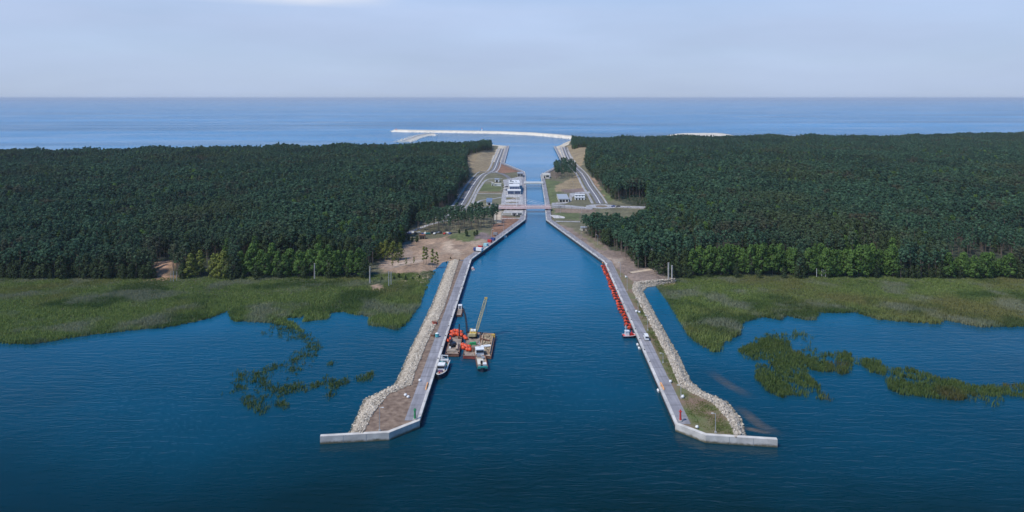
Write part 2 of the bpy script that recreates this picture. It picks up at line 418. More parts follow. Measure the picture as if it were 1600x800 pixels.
# water
def water_mat():
    m, nt, b = new_mat('water')
    b.inputs['Base Color'].default_value = (0.005, 0.045, 0.080, 1)
    b.inputs['IOR'].default_value = 1.25
    ge = nt.nodes.new('ShaderNodeNewGeometry')
    def noise(scale, sx, sy, rz, detail, dist=0.0):
        mp = nt.nodes.new('ShaderNodeMapping'); mp.inputs['Scale'].default_value = (sx, sy, 1); mp.inputs['Rotation'].default_value = (0, 0, rz)
        n = nt.nodes.new('ShaderNodeTexNoise'); n.inputs['Scale'].default_value = scale; n.inputs['Detail'].default_value = detail
        n.inputs['Distortion'].default_value = dist
        nt.links.new(ge.outputs['Position'], mp.inputs['Vector']); nt.links.new(mp.outputs['Vector'], n.inputs['Vector'])
        return n.outputs['Fac']
    def mth(op, a, c):
        q = nt.nodes.new('ShaderNodeMath'); q.operation = op
        for i, x in enumerate((a, c)):
            if isinstance(x, (int, float)): q.inputs[i].default_value = x
            else: nt.links.new(x, q.inputs[i])
        return q.outputs[0]
    # darker lagoon to bluer sea; sky reflection growing with distance is painted in
    sp = nt.nodes.new('ShaderNodeSeparateXYZ'); nt.links.new(ge.outputs['Position'], sp.inputs[0])
    yr = nt.nodes.new('ShaderNodeMapRange'); yr.inputs[1].default_value = 190; yr.inputs[2].default_value = 1000
    nt.links.new(mth('ADD', sp.outputs['Y'], mth('MULTIPLY', mth('SUBTRACT', noise(0.01, 1, 1, 0, 3), 0.5), 150.0)), yr.inputs[0])
    wc = nt.nodes.new('ShaderNodeValToRGB'); cr = wc.color_ramp
    cr.elements[0].position = 0.0; cr.elements[0].color = (0.0015, 0.016, 0.018, 1)
    cr.elements[1].position = 1.0; cr.elements[1].color = (0.007, 0.180, 0.38, 1)
    e = cr.elements.new(0.24); e.color = (0.003, 0.090, 0.168, 1)
    nt.links.new(yr.outputs[0], wc.inputs['Fac'])
    bands = noise(0.0012, 0.35, 2.2, 0.05, 5.0, 0.8)
    br = nt.nodes.new('ShaderNodeMapRange'); br.inputs[1].default_value = 0.35; br.inputs[2].default_value = 0.68; br.inputs[3].default_value = 0.62; br.inputs[4].default_value = 1.35
    nt.links.new(bands, br.inputs[0])
    vs_ = nt.nodes.new('ShaderNodeVectorMath'); vs_.operation = 'SCALE'; nt.links.new(wc.outputs['Color'], vs_.inputs[0]); nt.links.new(br.outputs[0], vs_.inputs['Scale'])
    nt.links.new(vs_.outputs[0], b.inputs['Base Color'])
    w1 = noise(0.30, 0.35, 1.25, 0.12, 2.0, 0.4)
    w2 = noise(0.9, 0.5, 1.2, -0.2, 2.0)
    w3 = noise(2.6, 0.8, 1.1, 0.3, 2.0)
    patch = noise(0.004, 0.5, 1.3, 0.2, 4.0, 1.2)
    mr = nt.nodes.new('ShaderNodeMapRange'); mr.inputs[1].default_value = 0.35; mr.inputs[2].default_value = 0.65
    mr.inputs[3].default_value = 0.3; mr.inputs[4].default_value = 1.05
    nt.links.new(patch, mr.inputs[0])
    hgt = mth('MULTIPLY', mth('ADD', mth('ADD', mth('MULTIPLY', w1, 0.62), mth('MULTIPLY', w2, 0.24)), mth('MULTIPLY', w3, 0.05)), mr.outputs[0])
    # open sea is rougher than the sheltered lagoon
    sr = nt.nodes.new('ShaderNodeMapRange'); sr.inputs[1].default_value = 1300; sr.inputs[2].default_value = 2400; sr.inputs[3].default_value = 1.0; sr.inputs[4].default_value = 8.0
    nt.links.new(sp.outputs['Y'], sr.inputs[0]); hgt = mth('MULTIPLY', hgt, sr.outputs[0])
    bp = nt.nodes.new('ShaderNodeBump'); bp.inputs['Strength'].default_value = 1.0; bp.inputs['Distance'].default_value = 0.48
    nt.links.new(hgt, bp.inputs['Height']); nt.links.new(bp.outputs['Normal'], b.inputs['Normal'])
    r2 = nt.nodes.new('ShaderNodeMapRange'); r2.inputs[3].default_value = 0.10; r2.inputs[4].default_value = 0.2
    nt.links.new(patch, r2.inputs[0]); nt.links.new(r2.outputs[0], b.inputs['Roughness'])
    return m
M['water'] = water_mat()

def pier_wall_mat():
    m = mat('stained_concrete', (0.56, 0.53, 0.48), 0.85, 0.2, 0.3, bump=0.2, bscale=2)
    nt = m.node_tree; b = nt.nodes['Principled BSDF']; src = b.inputs['Base Color'].links[0].from_socket
    ge = nt.nodes.new('ShaderNodeNewGeometry'); sp = nt.nodes.new('ShaderNodeSeparateXYZ'); nt.links.new(ge.outputs['Position'], sp.inputs[0])
    n = nt.nodes.new('ShaderNodeTexNoise'); n.inputs['Scale'].default_value = 0.5; n.inputs['Detail'].default_value = 6; nt.links.new(ge.outputs['Position'], n.inputs['Vector'])
    ad = nt.nodes.new('ShaderNodeMath'); ad.operation = 'MULTIPLY_ADD'; nt.links.new(n.outputs['Fac'], ad.inputs[0]); ad.inputs[1].default_value = -1.6; nt.links.new(sp.outputs['Z'], ad.inputs[2])
    mr = nt.nodes.new('ShaderNodeMapRange'); mr.inputs[1].default_value = -0.55; mr.inputs[2].default_value = 0.25; mr.inputs[3].default_value = 1; mr.inputs[4].default_value = 0; nt.links.new(ad.outputs[0], mr.inputs[0])
    mx = nt.nodes.new('ShaderNodeMixRGB'); mx.inputs['Color2'].default_value = (0.12, 0.105, 0.06, 1); nt.links.new(mr.outputs[0], mx.inputs['Fac']); nt.links.new(src, mx.inputs['Color1'])
    nt.links.new(mx.outputs['Color'], b.inputs['Base Color'])
    return m
M['pier_wall'] = pier_wall_mat()

# ------------------------------------------------------------------ plan of the place
ZQ = 2.6
LQ = PL([(656, 657), (737, 405), (821, 343), (822, 330), (821, 274), (820, 268), (788, 255), (795.5, 227.5)], ZQ)
RQ = PL([(1055, 662), (944, 409), (853, 343), (851, 316), (844.5, 273), (878, 255), (865, 228.5)], ZQ)
CANAL = LQ + RQ[::-1]
MARSH_L = PL([(-420, 552), (-200, 545), (0, 536), (17, 538), (57, 538), (86, 533), (115, 528), (158, 522), (230, 514), (250, 514), (302, 504), (331, 497), (356.6, 485),
              (360, 499), (365, 503), (407, 504), (430, 506), (447, 510), (476, 523), (462, 508), (446, 502), (447, 497), (466, 499), (477, 491), (473, 503.6), (513, 499), (513, 491), (531, 488),
              (576, 496), (576, 509), (598, 511), (620, 517), (636, 505), (655, 478), (664, 455), (672, 438), (680, 425), (660, 422), (570, 424), (-420, 424)])
MARSH_R = PL([(1024, 447), (1040, 467), (1077, 527), (1090, 538), (1111, 550), (1124, 552), (1130, 539), (1156, 524), (1160, 505), (1190, 496), (1220, 501), (1227, 494), (1261, 501), (1274, 501), (1280, 490),
              (1336, 489), (1377, 501), (1467, 507), (1475, 501), (1531, 512), (1600, 511), (1800, 520), (2050, 530), (2050, 424), (1100, 424), (1060, 436)])
# solid ground behind the marsh
LAND_L = PL([(-700, 432), (0, 432), (250, 433), (560, 431), (640, 428), (668, 428), (684, 419), (694, 409), (704, 407), (737, 405)], 0.5) + LQ[2:] + PL([(768, 226)], 1.0)
COAST_L = [P(768, 219, 17.0)] + [P(u, v, 29.0) for u, v in ((720, 219.5), (600, 222), (400, 226), (200, 229), (0, 232), (-300, 236), (-700, 240))]
LAND_L += [(x, y + 110) for x, y in COAST_L]
LAND_R = RQ[1:][::-1] + PL([(986, 445), (1026, 444), (1056, 437), (1075, 432), (1100, 430), (1600, 432), (2300, 434)], 0.5)
COAST_R = [P(u, v, 24.0) for u, v in ((2300, 204), (1900, 205), (1600, 206.5), (1500, 208.5), (1400, 211.5), (1200, 210.5), (1140, 211.5), (1000, 212), (930, 214))] + [P(892, 218, 12.0)]
LAND_R += [(x, y + 80) for x, y in COAST_R[:6]] + [P(1140, 213), P(1124, 211.9), P(1066, 212.0), P(1046, 213.4)] + [(x, y + 80) for x, y in COAST_R[7:]]
# flat cut through the dunes: everything between the two roads
CORR = PL([(700, 428), (560, 428), (600, 400), (640, 358), (690, 330), (715, 319), (739, 277), (765, 270), (781, 232), (770, 226)], 3.0) + \
       PL([(885, 226), (885, 232), (893, 254), (915, 272), (949, 318), (1010, 322), (1012, 330), (985, 350), (1000, 417), (1060, 424), (1060, 440), (990, 446)], 3.0)
FOREST_L = PL([(-700, 429), (570, 427), (590, 405), (618, 386), (636, 372), (640, 352), (690, 327), (712, 312), (716, 300), (731, 283), (728, 262), (733, 247), (768, 237)], 4.0) + COAST_L
FOREST_R = PL([(1012, 322), (962, 313), (948, 302), (930, 280), (916, 262), (914, 250), (922, 242), (916, 235), (894, 234)], 4.0) + COAST_R[::-1] + \
           PL([(2300, 431), (1600, 430), (1100, 425), (1060, 419), (1025, 421), (992, 416), (965, 392), (938, 377), (909, 363), (907, 360), (945, 359), (985, 354), (1006, 340), (1010, 330)], 4.0)

def ground_h(X, Y):
    X = np.asarray(X, float); Y = np.asarray(Y, float)
    h = np.full(X.shape, -3.0)
    for pm in (MARSH_L, MARSH_R):
        d = sdf(X, Y, pm); h = np.maximum(h, np.where(d > -6, np.minimum(0.18, 0.18 + (d - 1.0) * 0.5), -3))
    dl = np.maximum(sdf(X, Y, LAND_L), sdf(X, Y, LAND_R))
    hl = -1.0 + 3.5 * sstep(-4, 11, dl)
    fl = np.maximum(sdf(X, Y, FOREST_L), sdf(X, Y, FOREST_R))
    dc = -sdf(X, Y, CORR)
    yf = sstep(720, 860, Y)
    hl = hl + np.where(dl > 0, (2.0 + 5.5 * yf) * sstep(2, 38, dc) * sstep(0, 25, dl), 0)
    hl = hl + np.where(fl > 0, sstep(0, 70, fl) * (fbm(X, Y, 160) - 0.3) * 7.0, 0)
    h = np.where(dl > -4, np.maximum(h, hl), h)
    # spoil heap by the sand yard
    mx, my = P(722, 371, 3); h += 4.0 * np.exp(-(((X - mx) / 16) ** 2 + ((Y - my) / 10) ** 2)) * (dl > 4)
    # open sand slope at the forest edge
    mx, my = P(256, 424, 3); h += 2.6 * np.exp(-(((X - mx) / 8) ** 2 + ((Y - my - 8) / 9) ** 2)) * (dl > 0)
    ds = sdf(X, Y, CANAL)
    h = np.where(ds > -3.2, -4.0, h)
    return h

# ------------------------------------------------------------------ ground sheet
xs = np.concatenate([np.arange(-2600, -700, 40), np.arange(-700, -170, 8), np.arange(-170, 270, 2.6), np.arange(270, 800, 8), np.arange(800, 3001, 40)])
ys = np.concatenate([np.arange(262, 420, 4.5), np.arange(420, 800, 3.0), np.arange(800, 1400, 5.0), np.arange(1400, 2800, 10.0)])
GX, GY = np.meshgrid(xs, ys)
GZ = ground_h(GX, GY)
nx, ny = len(xs), len(ys)
idx = np.arange(nx * ny).reshape(ny, nx)
quads = np.stack([idx[:-1, :-1], idx[:-1, 1:], idx[1:, 1:], idx[1:, :-1]], -1).reshape(-1, 4)
qz = GZ.ravel()[quads].max(1)
quads = quads[qz > -2.5]
used, inv = np.unique(quads, return_inverse=True)
GV = np.stack([GX.ravel(), GY.ravel(), GZ.ravel()], 1)[used]
quads = inv.reshape(-1, 4)
# soil and turf types by place
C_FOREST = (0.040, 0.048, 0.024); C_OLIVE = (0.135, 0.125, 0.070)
wx = GV[:, 0] + (fbm(GV[:, 0], GV[:, 1], 14) - 0.5) * 9
wy = GV[:, 1] + (fbm(GV[:, 0] + 500, GV[:, 1], 14) - 0.5) * 14
gc = np.tile(np.array(C_OLIVE), (len(GV), 1))
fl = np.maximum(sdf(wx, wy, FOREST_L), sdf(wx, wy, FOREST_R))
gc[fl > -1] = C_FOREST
mk = np.maximum(sdf(GV[:, 0], GV[:, 1], MARSH_L), sdf(GV[:, 0], GV[:, 1], MARSH_R))
land = np.maximum(sdf(GV[:, 0], GV[:, 1], LAND_L), sdf(GV[:, 0], GV[:, 1], LAND_R))
gc[(mk > -8) & (land < 2)] = (0.065, 0.075, 0.030)
SAND = (0.33, 0.225, 0.15); EARTH = (0.205, 0.155, 0.125); REDE = (0.235, 0.125, 0.075); GRASS = (0.105, 0.125, 0.045); DRY = (0.27, 0.205, 0.115); SLOPE = (0.30, 0.20, 0.13); OLGR = (0.15, 0.145, 0.085)
ZONES = [
    ([(757, 277), (784, 275), (784, 320), (730, 321)], OLGR), ([(752, 288), (784, 287), (783, 299), (747, 299)], GRASS),
    ([(738, 300), (784, 299), (784, 303), (737, 303)], (0.19, 0.15, 0.09)),
    ([(640, 376), (662, 373), (786, 374), (764, 386), (740, 403), (716, 408), (700, 411), (684, 425), (640, 424), (596, 420), (590, 408), (618, 388)], SAND),
    ([(600, 400), (640, 385), (650, 410), (600, 421)], (0.30, 0.22, 0.165)),
    ([(720, 378), (740, 376), (786, 375), (770, 384)], (0.36, 0.265, 0.19)),
    ([(784, 337), (818, 341), (800, 353), (786, 363), (772, 372), (764, 372), (768, 352)], REDE), ([(772, 330), (785, 330), (784, 348), (774, 348)], (0.40, 0.36, 0.29)),
    ([(698, 376), (715, 366), (735, 359), (752, 361), (760, 375), (730, 378)], GRASS), ([(742, 376), (750, 362), (762, 366), (766, 375)], (0.20, 0.15, 0.14)),
    ([(729, 247), (768, 237), (783, 230), (765, 269), (732, 274)], DRY), ([(781, 232), (794, 232), (787, 255), (818, 268), (784, 271), (770, 266)], REDE),
    ([(714, 306), (718, 285), (738, 280), (728, 300)], SLOPE),
    ([(850, 279), (876, 284), (874, 314), (856, 318)], GRASS), ([(868, 290), (904, 273), (916, 302), (880, 299), (870, 300)], DRY), ([(878, 296), (912, 294), (915, 302), (882, 301)], (0.20, 0.145, 0.125)),
    ([(918, 272), (932, 283), (944, 300), (950, 316)], SLOPE), ([(930, 285), (960, 312), (950, 316)], GRASS), ([(885, 228), (926, 228), (924, 240), (912, 256), (904, 263), (894, 253)], DRY), ([(850, 270), (878, 256), (890, 255), (885, 268), (868, 280)], (0.14, 0.11, 0.075)),
    ([(860, 326), (906, 327), (905, 344), (872, 342)], GRASS), ([(866, 326), (930, 327), (930, 332), (866, 332)], (0.22, 0.16, 0.115)),
    ([(860, 345), (908, 362), (940, 378), (960, 394), (952, 414), (930, 398)], EARTH), ([(890, 352), (935, 378), (950, 392), (935, 388), (905, 365)], (0.16, 0.145, 0.08)),
    ([(948, 390), (976, 393), (996, 417), (1030, 422), (1056, 437), (990, 447), (953, 414)], EARTH), ([(950, 402), (972, 405), (965, 415)], (0.30, 0.24, 0.19)),
    ([(690, 380), (706, 378), (712, 388), (724, 396), (716, 401), (700, 396), (694, 389)], (0.44, 0.33, 0.235)), ([(652, 398), (700, 392), (704, 395), (655, 404)], (0.40, 0.29, 0.20)), ([(655, 384), (690, 379), (688, 386), (660, 392)], (0.24, 0.17, 0.115)),
    ([(706, 384), (735, 381), (728, 389), (712, 391)], (0.25, 0.175, 0.12)), ([(612, 412), (660, 404), (664, 408), (614, 418)], (0.43, 0.33, 0.25)), ([(600, 424), (680, 420), (676, 434), (600, 436)], (0.10, 0.115, 0.045)),
    ([(575, 441), (596, 441), (602, 451), (583, 452)], SAND), ([(570, 431), (592, 427), (600, 430), (580, 434)], (0.30, 0.25, 0.16)), ([(618, 433), (632, 431), (630, 437)], SAND), ([(640, 424), (682, 422), (672, 436), (645, 430)], (0.30, 0.24, 0.15)),
    ([(1034, 436), (1056, 432), (1058, 440), (1036, 441)], SAND), ([(236, 431), (250, 416), (258, 410), (268, 420), (272, 432)], (0.42, 0.25, 0.16)),
]
for poly, c in ZONES:
    gc[in_poly(wx * 0.6 + GV[:, 0] * 0.4, wy * 0.6 + GV[:, 1] * 0.4, PL(poly, 2.5))] = c
gc[(land < 600) & (GV[:, 1] > 1700) & (fl < 0) & (GV[:, 0] > 250)] = (0.62, 0.56, 0.46)
gc[(land < 26) & (GV[:, 1] > 1250) & (fl < 0)] = (0.52, 0.46, 0.36)     # the beach
def terrain_mat():
    m, nt, b = new_mat('ground')
    b.inputs['Roughness'].default_value = 0.95
    at = nt.nodes.new('ShaderNodeAttribute'); at.attribute_name = 'soil'
    ge = nt.nodes.new('ShaderNodeNewGeometry')
    f = None; col = at.outputs['Color']
    for sc, lo, hi in ((0.05, 0.72, 1.28), (0.35, 0.75, 1.25), (1.4, 0.8, 1.2)):
        n = nt.nodes.new('ShaderNodeTexNoise'); n.inputs['Scale'].default_value = sc; n.inputs['Detail'].default_value = 5
        nt.links.new(ge.outputs['Position'], n.inputs['Vector'])
        mr = nt.nodes.new('ShaderNodeMapRange'); mr.inputs[1].default_value = 0.3; mr.inputs[2].default_value = 0.7
        mr.inputs[3].default_value = lo; mr.inputs[4].default_value = hi
        nt.links.new(n.outputs['Fac'], mr.inputs[0])
        vm = nt.nodes.new('ShaderNodeVectorMath'); vm.operation = 'SCALE'
        nt.links.new(col, vm.inputs[0]); nt.links.new(mr.outputs[0], vm.inputs['Scale']); col = vm.outputs[0]
    nt.links.new(col, b.inputs['Base Color'])
    n = nt.nodes.new('ShaderNodeTexNoise'); n.inputs['Scale'].default_value = 0.8; n.inputs['Detail'].default_value = 6
    nt.links.new(ge.outputs['Position'], n.inputs['Vector'])
    bp = nt.nodes.new('ShaderNodeBump'); bp.inputs['Strength'].default_value = 0.7; bp.inputs['Distance'].default_value = 0.6
    nt.links.new(n.outputs['Fac'], bp.inputs['Height']); nt.links.new(bp.outputs['Normal'], b.inputs['Normal'])
    return m
M['ground'] = terrain_mat()
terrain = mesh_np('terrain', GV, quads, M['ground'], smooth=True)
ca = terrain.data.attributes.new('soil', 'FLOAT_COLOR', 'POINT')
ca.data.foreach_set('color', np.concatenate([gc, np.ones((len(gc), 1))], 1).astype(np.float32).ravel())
struct(terrain)

# water: one sheet to the horizon
SEA = 45000.0
w = MB(); w.add([(-SEA, -1500, 0), (SEA, -1500, 0), (SEA, SEA, 0), (-SEA, SEA, 0)], [(0, 1, 2, 3)])
struct(w.build('water', M['water']))

# ------------------------------------------------------------------ canal quays and pier heads
def sweep(mb, line, profile, mi=0, closed=True):
    """profile = [(inward offset, z)]; the first point of each ring follows the water's edge"""
    rows = [[(x, y, z) for x, y in offset(line, o)] for o, z in profile]
    n = len(line); k = len(profile); vs = [p for r in rows for p in r]; fs = []
    for j in range(k if closed else k - 1):
        a, b = j, (j + 1) % k
        for i in range(n - 1):
            fs.append((a * n + i, a * n + i + 1, b * n + i + 1, b * n + i))
    if closed:
        fs.append(tuple(j * n for j in range(k))); fs.append(tuple(j * n + n - 1 for j in range(k - 1, -1, -1)))
    return mb.add(vs, fs, mi)

def densify(line, step=12.0):
    out = []
    for a, b in zip(line[:-1], line[1:]):
        n = max(1, int(math.dist(a, b) / step))
        for i in range(n): out.append((a[0] + (b[0] - a[0]) * i / n, a[1] + (b[1] - a[1]) * i / n))
    return out + [line[-1]]

for side, line, s, wall_px, lab in (
        ('left', LQ, 1, [(656, 657), (608, 676), (500, 682)], 'left'),
        ('right', RQ, -1, [(1055, 662), (1102.5, 680), (1215, 687)], 'right')):
    t = thing('quay_wall', ('long concrete quay edge with dark steel face along the left bank, green beacon at its end' if s > 0 else
                            'long concrete quay edge with dark steel face along the right bank, orange floats moored to it'), 'quay wall')
    mb = MB(); sweep(mb, line, [(0, 1.95), (0, 2.75), (s * 1.1, 2.75), (s * 1.1, 1.95)]); mb.build('coping', M['concrete_pale'], t)
    # corrugated steel face
    fine = densify(line, 1.4); fo = []
    o1, o2 = offset(fine, s * 0.12), offset(fine, s * 0.45)
    fo = [o1[i] if (i // 1) % 2 else o2[i] for i in range(len(fine))]
    vs = [(x, y, 1.96) for x, y in fo] + [(x, y, -3) for x, y in fo]; n = len(fo)
    mb = MB(); mb.add(vs, [(i, i + 1, n + i + 1, n + i) for i in range(n - 1)]); mb.build('steel_face', M['pile'], t)
    ln = densify(line, 14)
    for i in range(4, len(ln) - 1):
        if ln[i][1] > 1200: break
        a = offset(ln, s * 0.7)[i]; MB().tube([(a[0], a[1], 2.75), (a[0], a[1], 3.2)], 0.22, 6).build('bollard', M['black'], t)
    o = None
    mb = MB(); sweep(mb, line, [(s * 1.1, 2.62), (s * 5.6, 2.62), (s * 5.6, -3), (s * 1.1, -3)]); o = mb.build('quay_road', M['quay_paving']); struct(o)
    # pier head wall
    wl = PL(wall_px, 2.7)
    t = thing('pier_head_wall', ('pale concrete end wall in front of the left pier, green beacon at its corner' if s > 0 else
                                 'pale concrete end wall in front of the right pier, red beacon at its corner'), 'wall')
    mb = MB(); sweep(mb, wl, [(0, -3), (0, 2.7), (-s * 1.5, 2.7), (-s * 1.5, -3)]); mb.build('wall', M['pier_wall'], t, tri=True)
    mb = MB()
    for a, b in zip(wl[:-1], wl[1:]):
        L = math.dist(a, b); n = int(L / 7)
        d = ((b[0] - a[0]) / L, (b[1] - a[1]) / L)
        nrm = (d[1] * s, -d[0] * s)
        for i in range(1, n):
            q = (a[0] + d[0] * L * i / n + nrm[0] * 0.0, a[1] + d[1] * L * i / n + nrm[1] * 0.0)
            mb.box((q[0], q[1], 0.9), (0.12, 0.12, 3.4), math.atan2(d[1], d[0]))
    mb.build('joint', M['grey'], t)

ROCK_L = [((566, 678), (546, 678)), ((580, 648), (558, 652)), ((588, 637), (570, 625.5)), ((606, 616), (590, 615)), ((642, 601), (618, 601)), ((646, 585), (626, 584)),
          ((664, 540), (645, 540)), ((693, 480), (674, 480)), ((716, 407), (702.6, 408))]
ROCK_R = [((1150, 683), (1166, 684)), ((1138, 655), (1157, 655)), ((1115, 630), (1135, 627.5)), ((1085, 615), (1097, 612)), ((1062.5, 602.5), (1077.5, 595)), ((1044, 558), (1061, 558)),
          ((1021.5, 515), (1039, 520)), ((988, 452), (1004, 456)), ((992, 441), (1010, 449)), ((1022, 438), (1027, 447)), ((1055, 436), (1056, 442))]
# unit stone
phi = (1 + 5 ** 0.5) / 2
ICO_V = np.array([(-1, phi, 0), (1, phi, 0), (-1, -phi, 0), (1, -phi, 0), (0, -1, phi), (0, 1, phi), (0, -1, -phi), (0, 1, -phi), (phi, 0, -1), (phi, 0, 1), (-phi, 0, -1), (-phi, 0, 1)]) / 1.902
ICO_F = np.array([(0, 11, 5), (0, 5, 1), (0, 1, 7), (0, 7, 10), (0, 10, 11), (1, 5, 9), (5, 11, 4), (11, 10, 2), (10, 7, 6), (7, 1, 8), (3, 9, 4), (3, 4, 2), (3, 2, 6), (3, 6, 8), (3, 8, 9), (4, 9, 5), (2, 4, 11), (6, 2, 10), (8, 6, 7), (9, 8, 1)])
def stones_mat():
    m, nt, b = new_mat('quarry_stone'); b.inputs['Roughness'].default_value = 0.92
    at = nt.nodes.new('ShaderNodeAttribute'); at.attribute_name = 'tint'
    r = nt.nodes.new('ShaderNodeValToRGB'); r.color_ramp.elements[0].color = (0.33, 0.275, 0.21, 1); r.color_ramp.elements[1].color = (0.66, 0.585, 0.475, 1)
    nt.links.new(at.outputs['Fac'], r.inputs['Fac'])
    ge = nt.nodes.new('ShaderNodeNewGeometry'); sp = nt.nodes.new('ShaderNodeSeparateXYZ'); nt.links.new(ge.outputs['Position'], sp.inputs[0])
    mr = nt.nodes.new('ShaderNodeMapRange'); mr.inputs[1].default_value = 0.15; mr.inputs[2].default_value = 0.5; mr.inputs[3].default_value = 0.8; mr.inputs[4].default_value = 0.0; nt.links.new(sp.outputs['Z'], mr.inputs[0])
    mx = nt.nodes.new('ShaderNodeMixRGB'); mx.inputs['Color2'].default_value = (0.10, 0.095, 0.06, 1); nt.links.new(mr.outputs[0], mx.inputs['Fac']); nt.links.new(r.outputs['Color'], mx.inputs['Color1'])
    nt.links.new(mx.outputs['Color'], b.inputs['Base Color'])                      # weed-stained wet stones at the waterline
    return m
M['stones'] = stones_mat()
def stones(name, pts, sizes):
    n = len(pts); V = np.repeat(ICO_V[None], n, 0) * rng.uniform(0.72, 1.25, (n, 12, 1))
    sc = np.stack([sizes * rng.uniform(0.8, 1.3, n), sizes * rng.uniform(0.7, 1.2, n), sizes * rng.uniform(0.5, 0.85, n)], 1)
    V = V * sc[:, None, :]
    a = rng.uniform(0, 2 * PI, n); c, s_ = np.cos(a)[:, None], np.sin(a)[:, None]
    V = np.stack([V[..., 0] * c - V[..., 1] * s_, V[..., 0] * s_ + V[..., 1] * c, V[..., 2]], -1) + np.asarray(pts)[:, None, :]
    Fc = (ICO_F[None] + (np.arange(n) * 12)[:, None, None]).reshape(-1, 3)
    return mesh_np(name, V.reshape(-1, 3), Fc, M['stones'], tint=np.repeat(rng.random(n), 12))
for pairs, lab, top in ((ROCK_L, 'slope of pale quarry stone along the outer side of the left pier', 2.5), (ROCK_R, 'slope of pale quarry stone along the outer side of the right pier', 2.5)):
    inn = [P(u, v, top) for (u, v), _ in pairs]; out = [P(u, v, 0) for _, (u, v) in pairs]
    pts = []
    for (a, b), (c, d) in zip(zip(inn[:-1], inn[1:]), zip(out[:-1], out[1:])):
        area = 0.5 * (math.dist(a, b) + math.dist(c, d)) * 0.5 * (math.dist(a, c) + math.dist(b, d))
        for _ in range(int(area * 9.0)):
            s_, q = random.random(), random.uniform(-0.06, 1.06)
            x0, y0 = a[0] + (b[0] - a[0]) * s_, a[1] + (b[1] - a[1]) * s_
            x1, y1 = c[0] + (d[0] - c[0]) * s_, c[1] + (d[1] - c[1]) * s_
            # stones lie looser at the crest, where soil starts, and at the waterline
            x, y = x0 + (x1 - x0) * q, y0 + (y1 - y0) * q
            pts.append((x, y, top + 0.15 - (top + 0.1) * sstep(0.3, 1.0, q) + random.uniform(-0.12, 0.2)))
    st = stones('rock_revetment', np.array(pts), np.clip(rng.lognormal(-1.58, 0.45, len(pts)), 0.11, 0.6))
    tag(st, lab, 'rocks', kind='stuff')
    mb = MB(); k = len(inn)
    rows = [[(x, y, top) for x, y in inn], [((i[0] * 0.7 + o_[0] * 0.3), (i[1] * 0.7 + o_[1] * 0.3), top) for i, o_ in zip(inn, out)], [(x, y, -0.15) for x, y in out],
            [(o_[0] + (o_[0] - i[0]) * 0.6, o_[1] + (o_[1] - i[1]) * 0.6, -3) for i, o_ in zip(inn, out)]]
    mb.add([p for r in rows for p in r], [(j * k + i, j * k + i + 1, (j + 1) * k + i + 1, (j + 1) * k + i) for j in range(3) for i in range(k - 1)])
    struct(mb.build('stone_bed', M['rock_base']))
# soil on the piers
def patch(name, pts, z, m, thick=0.0):
    bm = bmesh.new(); vs = [bm.verts.new((x, y, z)) for x, y in pts]
    es = [bm.edges.new((vs[i], vs[(i + 1) % len(vs)])) for i in range(len(vs))]
    bmesh.ops.triangle_fill(bm, use_beauty=True, use_dissolve=False, edges=es)
    if thick:
        r = bmesh.ops.extrude_face_region(bm, geom=bm.faces[:])
        for e in r['geom']:
            if isinstance(e, bmesh.types.BMVert): e.co.z -= thick
    bmesh.ops.recalc_face_normals(bm, faces=bm.faces)
    if not thick:
        for f in bm.faces:
            if f.normal.z < 0: f.normal_flip()
    me = bpy.data.meshes.new(name); bm.to_mesh(me); bm.free(); me.materials.append(m)
    o = bpy.data.objects.new(name, me); COL.objects.link(o)
    return struct(o)
patch('pier_ground', PL([(654, 655), (608, 673.5), (562, 677), (588, 637), (606, 616), (642, 601), (646, 585), (664, 540), (693, 480), (716, 407), (728, 407)], 2.5), 2.5, M['soil'])
patch('pier_ground', PL([(1057, 660), (1102.5, 678), (1153, 682), (1138, 655), (1115, 630), (1085, 615), (1062.5, 602.5), (1044, 558), (1021.5, 515), (988, 452), (990, 441), (950, 409)], 2.5), 2.5, M['weeds'])

